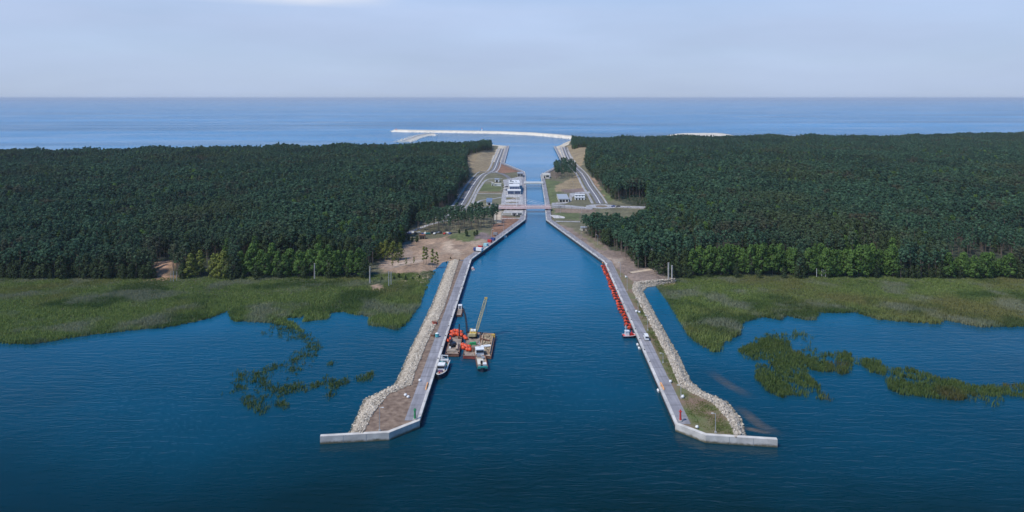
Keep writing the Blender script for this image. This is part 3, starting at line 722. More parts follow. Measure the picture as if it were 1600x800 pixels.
def joints(m, w, h, mortar):
    """cast slabs: darker joints and long tyre stains in a paving material"""
    nt = m.node_tree; b = nt.nodes['Principled BSDF']; src = b.inputs['Base Color'].links[0].from_socket
    tc = nt.nodes.new('ShaderNodeTexCoord'); br = nt.nodes.new('ShaderNodeTexBrick')
    br.inputs['Scale'].default_value = 1.0; br.inputs['Mortar Size'].default_value = mortar; br.inputs['Brick Width'].default_value = w; br.inputs['Row Height'].default_value = h; br.offset = 0.0
    br.inputs['Color1'].default_value = (1, 1, 1, 1); br.inputs['Color2'].default_value = (0.86, 0.86, 0.87, 1); br.inputs['Mortar'].default_value = (0.5, 0.5, 0.5, 1)
    nt.links.new(tc.outputs['Object'], br.inputs['Vector'])
    mp = nt.nodes.new('ShaderNodeMapping'); mp.inputs['Scale'].default_value = (1.1, 0.05, 1); nt.links.new(tc.outputs['Object'], mp.inputs['Vector'])
    n = nt.nodes.new('ShaderNodeTexNoise'); n.inputs['Scale'].default_value = 1.0; n.inputs['Detail'].default_value = 5; nt.links.new(mp.outputs['Vector'], n.inputs['Vector'])
    mr = nt.nodes.new('ShaderNodeMapRange'); mr.inputs[1].default_value = 0.3; mr.inputs[2].default_value = 0.7; mr.inputs[3].default_value = 0.72; mr.inputs[4].default_value = 1.15; nt.links.new(n.outputs['Fac'], mr.inputs[0])
    mx = nt.nodes.new('ShaderNodeMixRGB'); mx.blend_type = 'MULTIPLY'; mx.inputs['Fac'].default_value = 1; nt.links.new(src, mx.inputs['Color1']); nt.links.new(br.outputs['Color'], mx.inputs['Color2'])
    vm = nt.nodes.new('ShaderNodeVectorMath'); vm.operation = 'SCALE'; nt.links.new(mx.outputs['Color'], vm.inputs[0]); nt.links.new(mr.outputs[0], vm.inputs['Scale'])
    nt.links.new(vm.outputs[0], b.inputs['Base Color'])
joints(M['quay_paving'], 60, 9, 0.22); joints(M['yard'], 7, 7, 0.14); joints(M['concrete_pale'], 80, 11, 0.16)

# ------------------------------------------------------------------ roads, yards
def ribbon(name, pts, width, m, z=None, dz=0.09, skirt=True, step=8.0):
    ln = densify(pts, step)
    L = offset(ln, width / 2); R = offset(ln, -width / 2)
    zz = []
    for i, (x, y) in enumerate(ln):
        zz.append((z[0] + (z[1] - z[0]) * i / (len(ln) - 1)) if isinstance(z, tuple) else (z if z is not None else float(ground_h(np.array([x]), np.array([y]))[0]) + dz))
    if z is None: zz = [max(q, 2.5 + dz) for q in zz]
    n = len(ln); vs = [(*L[i], zz[i]) for i in range(n)] + [(*R[i], zz[i]) for i in range(n)]
    fs = [(i, n + i, n + i + 1, i + 1) for i in range(n - 1)]
    if skirt:
        vs += [(*offset(ln, width / 2 + 0.4)[i], zz[i] - 4) for i in range(n)] + [(*offset(ln, -width / 2 - 0.4)[i], zz[i] - 4) for i in range(n)]
        fs += [(i, i + 1, 2 * n + i + 1, 2 * n + i) for i in range(n - 1)] + [(n + i + 1, n + i, 3 * n + i, 3 * n + i + 1) for i in range(n - 1)]
    mb = MB(); mb.add(vs, fs); o = mb.build(name, m)
    return struct(o)
def smooth(pts, n=6):
    out = []; p = [pts[0]] + list(pts) + [pts[-1]]
    for i in range(1, len(p) - 2):
        for k in range(n):
            t = k / n
            out.append(tuple(0.5 * (2 * p[i][j] + (p[i + 1][j] - p[i - 1][j]) * t + (2 * p[i - 1][j] - 5 * p[i][j] + 4 * p[i + 1][j] - p[i + 2][j]) * t * t + (3 * p[i][j] - p[i - 1][j] - 3 * p[i + 1][j] + p[i + 2][j]) * t ** 3) for j in (0, 1)))
    return out + [pts[-1]]
rd_ln = smooth(PL([(785, 232), (778, 250), (771, 266), (756, 271), (748, 277), (737, 292), (729, 306), (716, 325), (690, 342)], ZQ))
ribbon('road', rd_ln, 9.0, M['asphalt']); ribbon('road_marking', rd_ln, 0.9, M['line'], dz=0.13, skirt=False)
ribbon('footpath', offset(rd_ln, -8.6), 3.0, M['yard'], dz=0.12); ribbon('footpath', offset(rd_ln, 7.2), 2.2, M['yard'], dz=0.12)
rd_rn = smooth(PL([(881, 230), (887, 245), (894, 256), (903, 265), (911, 274), (920, 290), (931, 306), (938, 318)], ZQ))
ribbon('road', rd_rn, 9.0, M['asphalt']); ribbon('road_marking', rd_rn, 0.9, M['line'], dz=0.13, skirt=False)
ribbon('footpath', offset(rd_rn, -8.6), 3.0, M['yard'], dz=0.12); ribbon('footpath', offset(rd_rn, 7.2), 2.2, M['yard'], dz=0.12)
ribbon('road', smooth(PL([(771, 269), (784, 271.5), (793, 276), (797, 282)], ZQ)), 6, M['asphalt'])
ZB = 5.2                                                                # bridge deck level
ribbon('road', smooth(PL([(862, 320.5), (885, 321), (910, 322.5), (926, 323)], ZB - 0.4)), 9.5, M['yard'], z=(ZB, 3.1))
ribbon('road', smooth(PL([(782, 322.5), (765, 324), (745, 326), (716, 325)], 4)), 9.0, M['asphalt'], z=(ZB, 2.8))
ribbon('road', smooth(PL([(950, 322), (975, 323.5), (1010, 325), (1080, 326)], ZQ + 0.3)), 7.0, M['yard'], z=(3.0, 4.5))
cx_, cy_ = P(940, 322.5, ZQ)
struct(MB().prism([(cx_ + 17 * math.cos(a), cy_ + 14 * math.sin(a)) for a in np.linspace(0, 2 * PI, 28)[:-1]], 1.0, 2.75).build('roundabout', M['yard']))
struct(MB().prism([(cx_ + 6.5 * math.cos(a), cy_ + 5.5 * math.sin(a)) for a in np.linspace(0, 2 * PI, 20)[:-1]], 2.5, 2.95).build('roundabout_island', M['weeds']))
ribbon('footpath', PL([(739, 302.3), (784, 302.5)], ZQ), 3.0, M['yard'])
ribbon('footpath', smooth(PL([(744, 318), (752, 313), (768, 311), (784, 308)], ZQ)), 3.0, M['yard'])
ribbon('footpath', smooth(PL([(770, 284), (758, 283), (752, 290), (744, 303), (738, 318)], ZQ)), 3.0, M['yard'])
ribbon('footpath', smooth(PL([(757, 283), (765, 279.5), (785, 279)], ZQ)), 3.0, M['yard'])
patch('yard', PL([(786, 281), (797, 279), (816, 275), (817.5, 320), (783, 320), (784, 305), (788, 292)], 2.66), 2.66, M['yard'])
patch('yard', PL([(788, 328), (817, 327.5), (817, 336), (784, 336)], 2.66), 2.66, M['concrete'])
patch('yard', PL([(774, 332), (783, 331), (782, 346), (775, 346)], 2.66), 2.66, M['sand'])
ribbon('footpath', PL([(784, 341.5), (816, 340.5)], ZQ), 2.5, M['concrete_pale'])
patch('yard', PL([(890, 302), (905, 300), (921, 299), (922, 302), (902, 303.5), (894, 308), (893, 314), (884, 318), (862, 319), (862, 317), (880, 316), (889, 312)], 2.66), 2.66, M['yard'])
patch('yard', PL([(846, 270), (860, 270), (860, 279), (848, 279)], 2.66), 2.66, M['yard'])
ribbon('footpath', PL([(868, 345.5), (907, 346.5)], ZQ), 3.4, M['yard'])
patch('yard', PL([(859, 336), (871, 336), (883, 339), (882, 341), (866, 341)], 2.66), 2.66, M['concrete_pale'])
for px_, mm_, zz_ in (([(790, 305.2), (814, 305.2), (814, 306.8), (790, 306.8)], 'concrete_pale', 2.672), ([(791, 308.5), (812, 308.5), (812, 311.5), (791, 311.5)], 'weeds', 2.672), ([(789, 313), (815, 313), (815, 314.6), (789, 314.6)], 'concrete_pale', 2.672),
                      ([(791, 315.6), (810, 315.6), (810, 317), (791, 317)], 'weeds', 2.672), ([(800, 330), (816.5, 330), (816.5, 332), (800, 332)], 'concrete_pale', 2.676), ([(786, 333.5), (799, 333.5), (799, 335), (786, 335)], 'weeds', 2.676)):
    patch('yard', PL(px_, zz_), zz_, M[mm_])
ribbon('dirt_track', smooth(PL([(628, 366), (650, 358), (672, 350), (700, 343)], 3)), 4.5, M['yard'])
ribbon('dirt_track', smooth(PL([(985, 425), (1010, 421), (1040, 417), (1080, 413)], 3)), 3.5, M['sand'])

# ------------------------------------------------------------------ trees
def quads_from(c, size, up=0.35, rad=None):
    """leaf tufts: randomly turned quads about the points c"""
    n = len(c)
    nrm = rng.normal(size=(n, 3)); nrm[:, 2] = nrm[:, 2] + up
    if rad is not None: nrm = nrm * 0.45 + rad
    nrm /= np.linalg.norm(nrm, axis=1)[:, None]
    t = rng.normal(size=(n, 3)); a = np.cross(nrm, t); a /= np.linalg.norm(a, axis=1)[:, None]; b = np.cross(nrm, a)
    s = np.asarray(size)[:, None]
    a = a * s * rng.uniform(0.7, 1.2, (n, 1)); b = b * s * rng.uniform(0.45, 0.9, (n, 1))
    V = np.stack([c - a, c - b * 0.9, c + a, c + b * 0.9], 1).reshape(-1, 3)
    return V, np.arange(4 * n).reshape(-1, 4)
def trunk_mb(h, r, lean=0.4, limbs=5, lo=0.5):
    mb = MB(); k = random.uniform(-lean, lean); q = random.uniform(-lean, lean)
    mb.tube([(0, 0, -0.6), (k * 0.3, q * 0.3, h * 0.35), (k, q, h * 0.7), (k * 1.1, q * 1.1, h * 0.93)], r, 6, r1=r * 0.28)
    for i in range(limbs):
        z = h * random.uniform(lo, 0.85); a = random.uniform(0, 2 * PI); L = random.uniform(0.07, 0.12) * h
        mb.tube([(k, q, z), (k + L * math.cos(a), q + L * math.sin(a), z + L * 0.45)], r * 0.33, 4, r1=r * 0.12)
    return mb
def crown_arr(kind, h, n, leaf):
    cl = []
    if kind == 'pine':
        lo = random.uniform(0.50, 0.6); m = random.randint(9, 12); rad = h * random.uniform(0.115, 0.15)
        for i in range(m):
            f = (i + 0.5) / m; z = h * (lo + (0.97 - lo) * f); a = i * 2.4 + random.uniform(-.5, .5)
            rr = rad * (1.0 - 0.55 * f ** 2.4) * random.uniform(0.45, 1.0)
            cl.append((rr * math.cos(a), rr * math.sin(a), z, rad * random.uniform(0.42, 0.62) * (1 - 0.35 * f), rad * random.uniform(0.26, 0.4)))
        cl.append((rad * .15, 0, h * 0.95, rad * 0.55, h * 0.04))
    else:
        lo = {'oak': 0.10, 'poplar': 0.13, 'birch': 0.25}[kind]; m = {'oak': 20, 'poplar': 22, 'birch': 10}[kind]
        rad = h * {'oak': 0.24, 'poplar': 0.235, 'birch': 0.13}[kind]
        for i in range(m):
            f = (i + 0.5) / m; z = h * (lo + (0.93 - lo) * f); a = i * 2.4 + random.uniform(-.5, .5)
            rr = rad * math.sin(PI * min(1, 0.22 + 0.80 * f)) ** 0.8 * random.uniform(0.55, 1.0)
            cl.append((rr * math.cos(a), rr * math.sin(a), z, rad * random.uniform(0.36, 0.52), rad * random.uniform(0.30, 0.44)))
        cl.append((0, 0, h * 0.93, rad * 0.42, rad * 0.4))
    per = n // len(cl); C = []; T = []; R_ = []
    for x, y, z, r1, r2 in cl:
        d = rng.normal(size=(per, 3)); d /= np.linalg.norm(d, axis=1)[:, None]; d *= rng.uniform(0.55, 1.0, (per, 1)) ** 0.5
        R_.append(d + np.array([x, y, 0.0]) / (h * 0.2)); C.append(np.array([x, y, z]) + d * np.array([r1, r1, r2])); T.append(np.clip(np.full(per, random.random()) + rng.normal(0, 0.16, per), 0, 1))
    C = np.concatenate(C); T = np.concatenate(T)
    V, Fq = quads_from(C, np.full(len(C), leaf) * rng.uniform(0.7, 1.3, len(C)), rad=np.concatenate(R_))
    return V, Fq, np.repeat(T, 4)
SPEC = {'pine': ('pine_tree', 21.0, 460, 0.50, 'pine', 'bark_pine', 0.25, 0.5), 'oak': ('broadleaf_tree', 18.0, 900, 0.62, 'oak', 'bark', 0.26, 0.25),
        'poplar': ('broadleaf_tree', 19.0, 1000, 0.62, 'poplar', 'bark', 0.26, 0.25), 'willow': ('broadleaf_tree', 18.0, 900, 0.6, 'willow', 'bark', 0.24, 0.25),
        'birch': ('birch_tree', 13.0, 330, 0.42, 'willow', 'bark', 0.13, 0.3), 'bush': ('bush', 3.2, 260, 0.3, 'oak', 'bark', 0.08, 0.1)}
HID = bpy.data.collections.new('tree_kinds')
protos = {}
def make_proto(kind):
    nm, h, n, leaf, fm, bk, r, lo = SPEC[kind]
    ck = {'pine': 'pine', 'oak': 'oak', 'poplar': 'poplar', 'willow': 'oak', 'birch': 'birch', 'bush': 'oak'}[kind]
    V, Fq, T = crown_arr(ck, h, n, leaf)
    crown = mesh_np('crown', V, Fq, M[fm], tint=T)
    trunk = trunk_mb(h, r, lo=lo, limbs=6 if kind == 'pine' else 9).build('trunk', M[bk])
    COL.objects.unlink(crown); COL.objects.unlink(trunk)
    return crown, trunk, h
for kind, n in (('pine', 6), ('oak', 4), ('poplar', 4), ('willow', 2), ('birch', 2), ('bush', 2)):
    protos[kind] = [make_proto(kind) for _ in range(n)]
# one-mesh versions for the far wood
for i, kd in enumerate(['pine'] * 6 + ['oak'] * 2 + ['poplar']):
    c, t_, h = protos[kd][i % len(protos[kd])]
    bm = bmesh.new(); bm.from_mesh(c.data)
    nf = len(bm.faces); bm.from_mesh(t_.data); bm.faces.ensure_lookup_table()
    for f in bm.faces[nf:]: f.material_index = 1
    me = bpy.data.meshes.new('forest_tree'); bm.to_mesh(me); bm.free()
    me.materials.append(c.data.materials[0]); me.materials.append(t_.data.materials[0])
    o = bpy.data.objects.new('forest_tree_%02d' % i, me); HID.objects.link(o)

def plant(kind, x, y, h, label, cat, group):
    c0, t0, hp = random.choice(protos[kind])
    z = float(ground_h(np.array([x]), np.array([y]))[0]) - 0.1
    r = bpy.data.objects.new(SPEC[kind][0], None); COL.objects.link(r); r.empty_display_size = 0.5
    r.location = (x, y, z); s = h / hp; r.scale = (s * random.uniform(0.9, 1.12), s * random.uniform(0.9, 1.12), s)
    r.rotation_euler = (0, 0, random.uniform(0, 2 * PI))
    tag(r, label, cat, group)
    for src in (t0, c0):
        o = src.copy(); COL.objects.link(o); o.parent = r
    return r

# wood: jittered planting grid
pts = []
Yg = 455.0
while Yg < 2080:
    sp = 3.9 if Yg < 900 else 4.4
    half = 0.76 * Yg + 130
    X = np.arange(-half, half, sp)
    pts.append(np.stack([X + rng.uniform(-0.42, 0.42, len(X)) * sp, Yg + rng.uniform(-0.42, 0.42, len(X)) * sp], 1)); Yg += sp * 0.92
pts = np.concatenate(pts)
dF = np.maximum(sdf(pts[:, 0], pts[:, 1], FOREST_L), sdf(pts[:, 0], pts[:, 1], FOREST_R))
keep = (dF > 0.5) & (rng.random(len(pts)) > 0.05 + 0.5 * (fbm(pts[:, 0], pts[:, 1], 38) > 0.66))
for ln, wd in ((rd_ln, 9), (rd_rn, 9)):
    keep &= dist_line(pts[:, 0], pts[:, 1], ln) > wd
keep &= dist_line(pts[:, 0], pts[:, 1], PL([(950, 322), (975, 323.5), (1010, 325), (1080, 326)], 3)) > 6
keep &= dist_line(pts[:, 0], pts[:, 1], PL([(628, 366), (650, 358), (672, 350), (700, 343)], 3)) > 4
keep &= dist_line(pts[:, 0], pts[:, 1], PL([(250, 432), (256, 420), (262, 410)], 3)) > 5
ua = 800 + pts[:, 0] * F / pts[:, 1]
keep &= ~((ua > 900) & (ua < 1008) & (pts[:, 1] > np.where(ua < 948, 600, 672)) & (pts[:, 1] < np.where(ua < 955, 775, 738)))
for u0, u1 in ((294, 358), (372, 568), (1082, 1244), (1260, 1406), (1480, 1586)):      # leafy rows stand in front of the pines here
    keep &= ~((ua > u0) & (ua < u1) & (pts[:, 1] < 484))
pts = pts[keep]; dF = dF[keep]
hts = 17.6 + 7.0 * (fbm(pts[:, 0], pts[:, 1], 55) - 0.5) * 2 + rng.normal(0, 1.7, len(pts))
hts *= 1 - 0.22 * sstep(1100, 1700, pts[:, 1])
ua = 800 + pts[:, 0] * F / pts[:, 1]                                      # young low trees on the strip south of the road junction
hts = np.where((ua > 940) & (ua < 1012) & (pts[:, 1] > 596) & (pts[:, 1] < 775), np.minimum(hts, 116.0 - 0.1621 * pts[:, 1] + rng.normal(0, 0.6, len(pts))), hts)
hts = np.maximum(hts, 5.0)
inview = np.abs(pts[:, 0]) < 0.75 * pts[:, 1]
fr = inview & (dF < 15) & (pts[:, 1] < 900)
score = np.where(fr, pts[:, 1], 1e9)
order = np.argsort(score)
solo = np.zeros(len(pts), bool); solo[order[:100]] = True; solo &= fr
for (x, y), h in zip(pts[solo], hts[solo]):
    left = x < 0
    if y < 520:
        lab = ('tall dark pine at the edge of the left wood, behind the marsh' if left else 'tall dark pine at the edge of the right wood, behind the marsh'); grp = 'pines along the front of the %s wood' % ('left' if left else 'right')
    else:
        lab = ('tall pine with a bare trunk at the left wood edge facing the canal' if left else 'tall pine with a bare trunk at the right wood edge facing the canal'); grp = 'pines on the canal side of the %s wood' % ('left' if left else 'right')
    plant('pine', x, y, h + 1.0, lab, 'tree', grp)
# loose stands of pine by the bridge
def stand(poly, n, hr, lab, grp, zz=3):
    pl = PL(poly, zz); xs_ = [p[0] for p in pl]; ys_ = [p[1] for p in pl]; done = 0; got = []
    while done < n:
        x, y = random.uniform(min(xs_), max(xs_)), random.uniform(min(ys_), max(ys_))
        if not in_poly(np.array([x]), np.array([y]), pl)[0] or any(math.dist((x, y), g) < 3.0 for g in got): continue
        got.append((x, y)); plant('pine', x, y, random.uniform(*hr), lab, 'tree', grp); done += 1
stand([(645, 360), (690, 345), (735, 341), (778, 343), (776, 352), (755, 356), (735, 360), (700, 364), (672, 366)], 98, (13.5, 18), 'tall bare-stemmed pine in the thin stand left of the bridge', 'pines in the stand left of the bridge')
stand([(866, 262), (884, 258), (900, 262), (899, 278), (880, 279), (868, 280)], 105, (13, 17), 'pine in the small grove on the right bank beyond the bridge', 'pines in the grove on the right bank')
# far wood: one object, trees set by geometry nodes
rest = ~solo
pr, hr_ = pts[rest], hts[rest]; dr = dF[rest]
zr = ground_h(pr[:, 0], pr[:, 1])
me = bpy.data.meshes.new('pine_forest'); me.vertices.add(len(pr))
me.vertices.foreach_set('co', np.column_stack([pr, zr]).astype(np.float32).ravel())
for nm, dt, val in (('tree_scale', 'FLOAT', hr_ / 21.0), ('tree_turn', 'FLOAT', rng.uniform(0, 2 * PI, len(pr))),
                    ('tree_kind', 'INT', np.where(rng.random(len(pr)) < 0.12 + 0.3 * (fbm(pr[:, 0] + 300, pr[:, 1], 80) > 0.56), np.minimum(rng.integers(6, 15, len(pr)) , 8) if False else np.where(rng.random(len(pr)) < 0.12, 8, rng.integers(6, 8, len(pr))), rng.integers(0, 6, len(pr))))):
    a = me.attributes.new(nm, dt, 'POINT'); a.data.foreach_set('value', val.astype(np.int32 if dt == 'INT' else np.float32))
forest = bpy.data.objects.new('pine_forest', me); COL.objects.link(forest)
tag(forest, 'dense dark pine forest covering the spit on both sides of the canal', 'forest', kind='stuff')
ng = bpy.data.node_groups.new('plant_forest', 'GeometryNodeTree')
ng.interface.new_socket('Geometry', in_out='INPUT', socket_type='NodeSocketGeometry')
ng.interface.new_socket('Geometry', in_out='OUTPUT', socket_type='NodeSocketGeometry')
gi = ng.nodes.new('NodeGroupInput'); go = ng.nodes.new('NodeGroupOutput')
iop = ng.nodes.new('GeometryNodeInstanceOnPoints'); ci = ng.nodes.new('GeometryNodeCollectionInfo')
ci.inputs['Collection'].default_value = HID; ci.inputs['Separate Children'].default_value = True; ci.inputs['Reset Children'].default_value = True
iop.inputs['Pick Instance'].default_value = True
def named(nm, dt):
    q = ng.nodes.new('GeometryNodeInputNamedAttribute'); q.data_type = dt; q.inputs['Name'].default_value = nm; return q.outputs['Attribute']
cmb = ng.nodes.new('ShaderNodeCombineXYZ')
ng.links.new(named('tree_turn', 'FLOAT'), cmb.inputs['Z'])
ng.links.new(gi.outputs[0], iop.inputs['Points']); ng.links.new(ci.outputs[0], iop.inputs['Instance'])
ng.links.new(named('tree_kind', 'INT'), iop.inputs['Instance Index'])
ng.links.new(cmb.outputs[0], iop.inputs['Rotation']); ng.links.new(named('tree_scale', 'FLOAT'), iop.inputs['Scale'])
ng.links.new(iop.outputs[0], go.inputs[0])
md = forest.modifiers.new('plant_forest', 'NODES'); md.node_group = ng
print('forest trees', len(pr), 'single', int(solo.sum()))

# broadleaf trees along the wood's edge
def row(kind, us, vb, h, lab, grp, jit=(4, 2.0)):
    for u in us:
        x, y = P(u + random.uniform(-jit[0], jit[0]), vb + random.uniform(-jit[1], jit[1]), 2.5)
        plant(kind, x, y, random.uniform(*h), lab, 'tree', grp)
row('willow', [300, 314, 330, 344, 352], 428, (15, 20), 'yellow-green broadleaf tree in the clump right of the open sand slope', 'yellow-green clump at the left wood edge')
row('poplar', np.arange(378, 568, 9), 426, (15.5, 21.5), 'bright green broadleaf tree in the leafy row at the left wood edge', 'bright green row at the left wood edge')
row('oak', [20, 48, 72, 92, 118, 150, 170, 188, 210, 232, 285, 368, 571], 429, (11, 17), 'dark broadleaf tree with foliage to the ground at the left wood edge', 'dark broadleaf trees at the left wood edge')
row('oak', [5, 34, 60, 105, 134, 160, 200, 222], 427, (14, 19), 'dark broadleaf tree with foliage to the ground at the left wood edge', 'dark broadleaf trees at the left wood edge')
row('willow', [577, 586, 596, 604, 614, 624], 403, (11.5, 14.5), 'small yellow-green tree at the left end of the sand yard', 'small trees at the left end of the sand yard', (2, 4))
row('birch', [661, 668, 676, 682], 413, (11, 14.5), 'slim young tree standing on the sand above the pond', 'slim trees on the sand above the pond', (2, 2))
row('birch', [624, 634, 645, 612], 416, (6, 9), 'thin sparse tree on the sandy bank behind the left marsh', 'thin trees on the sandy bank', (3, 2))
row('poplar', list(np.arange(1086, 1242, 8.5)), 424, (16.0, 21.5), 'bright green broadleaf tree in the leafy row at the right wood edge', 'bright green row at the right wood edge')
row('poplar', list(np.arange(1264, 1404, 8.5)), 426, (16.5, 22), 'bright green broadleaf tree in the middle row at the right wood edge', 'bright green middle row at the right wood edge')
row('poplar', list(np.arange(1484, 1584, 8.5)), 428, (12.0, 17.5), 'bright green broadleaf tree in the rightmost row at the right wood edge', 'bright green rightmost row at the right wood edge')
row('oak', [1030, 1044, 1060, 1074, 1248, 1258, 1410, 1424, 1438, 1452, 1466, 1478, 1590, 1602], 427, (12, 17), 'dark broadleaf tree with foliage to the ground at the right wood edge', 'dark broadleaf trees at the right wood edge')
row('oak', [1000, 1012, 1024], 417, (12, 16), 'dark rounded tree behind the bare ground on the right bank', 'dark rounded trees behind the bare ground', (3, 3))
row('oak', list(np.arange(8, 250, 9.5)) + [282, 290, 361, 368, 374, 400, 436, 470, 512, 548], 430, (6, 10.5), 'low dark broadleaf tree filling the foot of the left wood edge', 'undergrowth trees at the left wood edge', (5, 1.2))
row('oak', list(np.arange(1042, 1086, 9)) + list(np.arange(1406, 1484, 9.5)) + [1110, 1148, 1190, 1222, 1246, 1256, 1290, 1333, 1370, 1500, 1540] + list(np.arange(1588, 1612, 9)), 429, (6, 10.5), 'low dark broadleaf tree filling the foot of the right wood edge', 'undergrowth trees at the right wood edge', (5, 1.2))
row('bush', [360, 369, 376], 431, (3.5, 5), 'low dark bush on the marsh edge below the yellow-green clump', 'bushes on the left marsh edge')
row('bush', [716, 724, 731, 738, 745], 372, (3, 5), 'low green bush on the spoil heap below the pine stand', 'bushes on the spoil heap', (4, 3))
row('bush', [604, 612, 620, 628, 636, 644, 652], 377, (3.5, 5.5), 'dark bush in the hedge along the upper left side of the sand yard', 'dark hedge along the sand yard', (3, 1.5))
row('bush', [699, 703, 714, 720, 727, 733], 404, (1.6, 2.6), 'small dark bush on the sand near the bend of the left quay', 'small bushes near the quay bend', (2, 4))
row('bush', [676, 683, 689], 424, (1.5, 2.6), 'small bush on the bank at the head of the left pond', 'bushes at the head of the left pond', (2, 4))
row('bush', [600, 612, 622, 636, 645, 652], 430, (2, 3.5), 'low green bush among the sand patches at the left marsh', 'bushes among the sand patches', (4, 3))

# ------------------------------------------------------------------ reeds
def scatter(poly, dens, edge=None):
    xs_ = [p[0] for p in poly]; ys_ = [p[1] for p in poly]
    x0, x1, y0, y1 = min(xs_), max(xs_), min(ys_), max(ys_)
    n = int((x1 - x0) * (y1 - y0) * dens)
    X = rng.uniform(x0, x1, n); Y = rng.uniform(y0, y1, n)
    k = in_poly(X, Y, poly) & (np.abs(X) < 0.76 * Y + 45)
    return np.stack([X[k], Y[k]], 1)
def reed_mesh(name, pts, h, m, blades=6, wid=0.22, spread=0.45):
    n = len(pts); N = n * blades
    base = np.repeat(pts, blades, 0) + rng.normal(0, spread, (N, 2))
    hh = np.repeat(h, blades) * rng.uniform(0.55, 1.1, N)
    a = rng.uniform(0, 2 * PI, N); wd = wid * rng.uniform(0.7, 1.5, N)
    dx, dy = np.cos(a) * wd, np.sin(a) * wd
    lean = rng.normal(0, 0.16, (N, 2)) * hh[:, None] + np.array([0.10, 0.03]) * hh[:, None]
    z0 = -0.1
    V = np.zeros((N, 4, 3))
    V[:, 0] = np.column_stack([base[:, 0] - dx * .5, base[:, 1] - dy * .5, np.full(N, z0)]); V[:, 1] = np.column_stack([base[:, 0] + dx * .5, base[:, 1] + dy * .5, np.full(N, z0)])
    V[:, 2] = np.column_stack([base[:, 0] + dx + lean[:, 0] * .6, base[:, 1] + dy + lean[:, 1] * .6, hh * 0.7])
    V[:, 3] = np.column_stack([base[:, 0] - dx * .2 + lean[:, 0], base[:, 1] - dy * .2 + lean[:, 1], hh])
    tint = np.repeat(np.clip(np.repeat(rng.random(n), blades) * 0.7 + rng.random(N) * 0.3, 0, 1), 4)
    return mesh_np(name, V.reshape(-1, 3), np.arange(4 * N).reshape(-1, 4), m, tint=tint)
nreed = 0
for poly, lab in ((MARSH_L, 'wide olive-green reed marsh between the lagoon and the left wood'), (MARSH_R, 'wide olive-green reed marsh between the lagoon and the right wood')):
    p = scatter(poly, 1.2)
    d = dist_line(p[:, 0], p[:, 1], poly, True)
    lmax = np.maximum(sdf(p[:, 0], p[:, 1], LAND_L), sdf(p[:, 0], p[:, 1], LAND_R))
    p = p[(lmax < 6)]; lmax = lmax[lmax < 6]
    q = fbm(p[:, 0], p[:, 1], 26)
    h = (1.1 + 1.7 * q) * (1 - 0.55 * sstep(-70, 0, lmax))
    for zp in ([(575, 441), (596, 441), (602, 451), (583, 452)], [(1034, 436), (1056, 432), (1058, 440), (1036, 441)]):
        k = ~in_poly(p[:, 0], p[:, 1], PL(zp, 0.5)); p = p[k]; h = h[k]; q = q[k]
    k = ~in_poly(p[:, 0], p[:, 1], PL([(1574, 488), (1600, 491), (1660, 496), (1660, 500), (1600, 496)], 0)); p = p[k]; h = h[k]
    o = reed_mesh('reed_marsh', p, h, M['reed'], wid=0.17); tag(o, lab, 'reed bed', kind='stuff'); nreed += len(p)
ISLETS = [
    ([(1154, 550), (1160, 543), (1185, 536), (1192, 530), (1212, 531), (1232, 536), (1238, 550), (1265, 557), (1283, 563), (1303, 573), (1303, 581), (1290, 583), (1262, 577), (1262, 588), (1276, 600), (1284, 610), (1265, 607), (1240, 618), (1222, 622), (1200, 613), (1188, 601), (1180, 590), (1182, 578), (1178, 568), (1160, 558)],
     'largest reed islet, standing in the lagoon right of the right pier', 1.5),
    ([(1308, 554), (1320, 550), (1332, 555), (1331, 582), (1322, 585), (1310, 586), (1305, 570)], 'small upright reed clump beside the largest islet, on its right', 1.0),
    ([(1346, 562), (1369, 561), (1384, 577), (1384, 588), (1362, 583), (1349, 574)], 'wedge-shaped reed clump at the left end of the long reed strip', 1.3),
    ([(1388, 575), (1418, 577), (1441, 583), (1469, 590), (1469, 597), (1445, 595), (1418, 592), (1392, 586)], 'thin upper reed strip, just above the long strip on the right', 1.2),
    ([(1384, 594), (1401, 591), (1422, 601), (1456, 603), (1479, 593), (1517, 603), (1560, 604), (1575, 601), (1620, 602), (1700, 606), (1700, 626), (1600, 622), (1571, 619), (1560, 621), (1511, 619), (1507, 626), (1469, 625), (1430, 619), (1405, 617), (1388, 608)],
     'long reed strip reaching the right edge of the photo', 1.4),
    ([(416, 607), (440, 596), (457, 590), (475, 599), (497, 606), (480, 613), (452, 615), (437, 622), (425, 615)], 'largest reed clump in the water left of the left pier', 1.3),
    ([(376, 624), (389, 619), (410, 626), (426, 628), (417, 646), (403, 649), (385, 640)], 'lowest reed clump on the left, farthest from the left pier', 1.0),
    ([(554, 591), (570, 587), (583, 581), (586, 588), (576, 597), (560, 598)], 'small curved reed clump nearest to the left pier stones', 1.2),
    ([(507, 588), (520, 586), (518, 597), (506, 599)], 'tiny reed tuft between the largest left clump and the curved one', 0.8),
    ([(516, 604), (532, 593), (548, 590), (545, 599), (528, 606), (521, 620), (508, 630), (505, 623), (516, 615)], 'slanting reed clump right of the largest left clump', 0.9),
    ([(426, 503), (447, 509), (476, 522), (470, 527), (445, 519), (420, 512)], 'reed spur hanging off the left marsh tip', 0.9),
]
